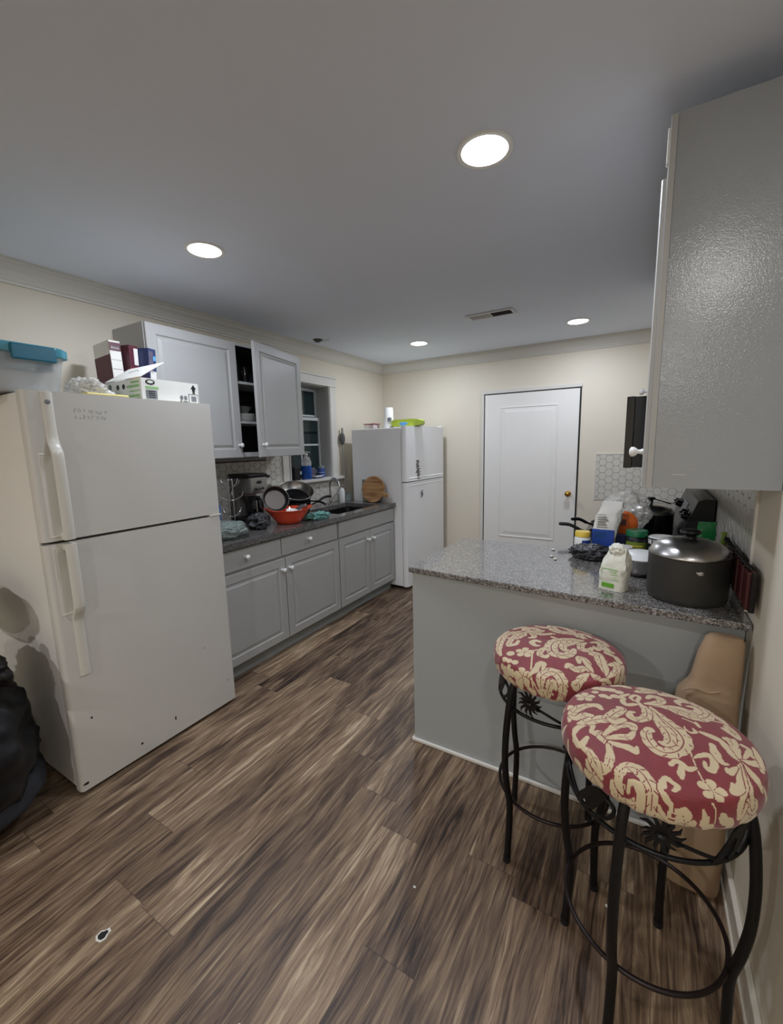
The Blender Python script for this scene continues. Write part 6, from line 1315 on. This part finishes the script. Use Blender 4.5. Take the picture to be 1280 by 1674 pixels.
t = thing('small_saucepan', 'small black saucepan holding a white steamer rack beside the green-lidded jar', 'pan', (0.095, 2.50, ZT))
cx, cy = 0.100, 2.42
bm = bmesh.new(); lathe(bm, [(0.060, 0), (0.064, 0.004), (0.068, 0.085), (0.064, 0.085), (0.060, 0.008), (0.0005, 0.008)], (cx, cy, ZT), 36); obj('pan_body', bm, 'black', t, smooth=40)
bm = bmesh.new(); lathe(bm, [(0.062, 0.078), (0.063, 0.112), (0.058, 0.118), (0.0005, 0.120)], (cx, cy, ZT), 36, cap=False); obj('white_insert', bm, 'white_plastic', t, smooth=40)
bm = bmesh.new(); tube(bm, ring_pts((cx, cy, ZT+0.112), 0.066, 36), 0.0024, 6, closed=True)
for k in range(8): tube(bm, [(cx+0.066*math.cos(PI*k/4), cy+0.066*math.sin(PI*k/4), ZT+0.088), (cx+0.066*math.cos(PI*k/4), cy+0.066*math.sin(PI*k/4), ZT+0.112)], 0.0022, 5)
obj('wire_rack', bm, 'iron', t)
t = soft_bag('green_packet', 'shiny green foil packet standing by the right wall behind the stockpot', (0.245, 2.22, ZT), 0.060, 0.040, 0.235, 'green_foil', 0.15, 5.0, 1.05)
single('dark_green_bottle', lathe(bmesh.new(), [(0.018, 0), (0.018, 0.15), (0.010, 0.18), (0.010, 0.21), (0, 0.212)], (0.296, 2.14, ZT), 20), 'jar_green', 'narrow dark green bottle against the right wall tiles', 'bottle', smooth=45)
# crumbs of garlic on the counter
for k, (x, y) in enumerate(((-0.386, 2.256), (-0.360, 2.205), (-0.405, 2.40))):
    bm = bmesh.new(); blob(bm, (x, y, ZT+0.004), (0.009, 0.013, 0.0035), 0.4, 2, 3, k*3.0, floor=ZT); single('garlic_skin', bm, 'sugar_bag', ('curled pale garlic skin, farther of the two on the open counter', 'curled pale garlic skin, nearest on the open counter', 'small pale scrap at the back edge of the counter')[k], 'food scrap', 'scraps on the peninsula counter', smooth=180)
# rack on the right wall
t = thing('wall_rack', 'dark wrought rack of maroon slats on the right wall beside the stockpot', 'rack', (WR-0.03, 1.85, 0.96))
bm = bmesh.new(); tube(bm, catmull([(WR-0.022, 2.12, 1.118), (WR-0.030, 2.00, 1.112), (WR-0.030, 1.88, 1.122), (WR-0.030, 1.76, 1.114), (WR-0.022, 1.655, 1.118)], 8), 0.007, 8)
for k in range(16): tube(bm, [(WR-0.030, 2.10-0.029*k, 1.114), (WR-0.036-0.006*(k % 2), 2.085-0.029*k, 1.130), (WR-0.026, 2.075-0.029*k, 1.118)], 0.004, 5)
obj('scrolled_rail', bm, 'iron', t, smooth=60)
for k in range(5):
    y = 2.07-0.092*k; obj('slat', xbox(WR-0.036, WR-0.016, y-0.062, y+0.004, 0.985, 1.108, 0.005), 'dark_red', t)
    obj('slat_gap', xbox(WR-0.028, WR-0.014, y-0.084, y-0.064, 0.985, 1.108, 0.003), 'iron', t)
# floor litter
def scrap(x, y, r, lab, m='flour_white', z=0.0003):
    bm = bmesh.new(); rnd = random.Random(int(x*1000))
    poly = [(x+r*(0.6+0.5*rnd.random())*math.cos(2*PI*i/9), y+r*(0.6+0.5*rnd.random())*math.sin(2*PI*i/9)) for i in range(9)]
    prism(bm, poly, Matrix.Translation((0, 0, z)), 0.0015); return single('floor_scrap', bm, m, lab, 'scrap', 'small scraps on the floor')
t = thing('floor_sticker', 'small black sticker with a pale edge stuck on the floor planks', 'sticker', (-1.393, 0.477, 0))
for nm, k, m, z in (('pale_edge', 1.0, 'flour_white', 0.0003), ('dark_centre', 0.68, 'print', 0.0014)):
    bm = bmesh.new(); P = [(0.020, 0.0), (0.012, 0.012), (0.010, 0.022), (-0.004, 0.024), (-0.010, 0.012), (-0.018, 0.006), (-0.016, -0.012), (-0.002, -0.018), (0.014, -0.014)]
    prism(bm, [(-1.393+a*k, 0.477+b_*k) for a, b_ in P], Matrix.Translation((0, 0, z)), 0.001); obj(nm, bm, m, t)
scrap(-0.90, 1.94, 0.010, 'white fleck on the floor in the aisle beyond the peninsula corner')
scrap(-0.075, 1.62, 0.012, 'white scrap on the floor under the far bar stool')
scrap(-0.020, 1.36, 0.006, 'white fleck on the floor between the stool legs')
scrap(-0.60, 1.10, 0.005, 'white fleck on the floor in front of the far bar stool')
scrap(-0.84, 0.55, 0.006, 'pale fleck on the planks at the bottom middle of the photo')
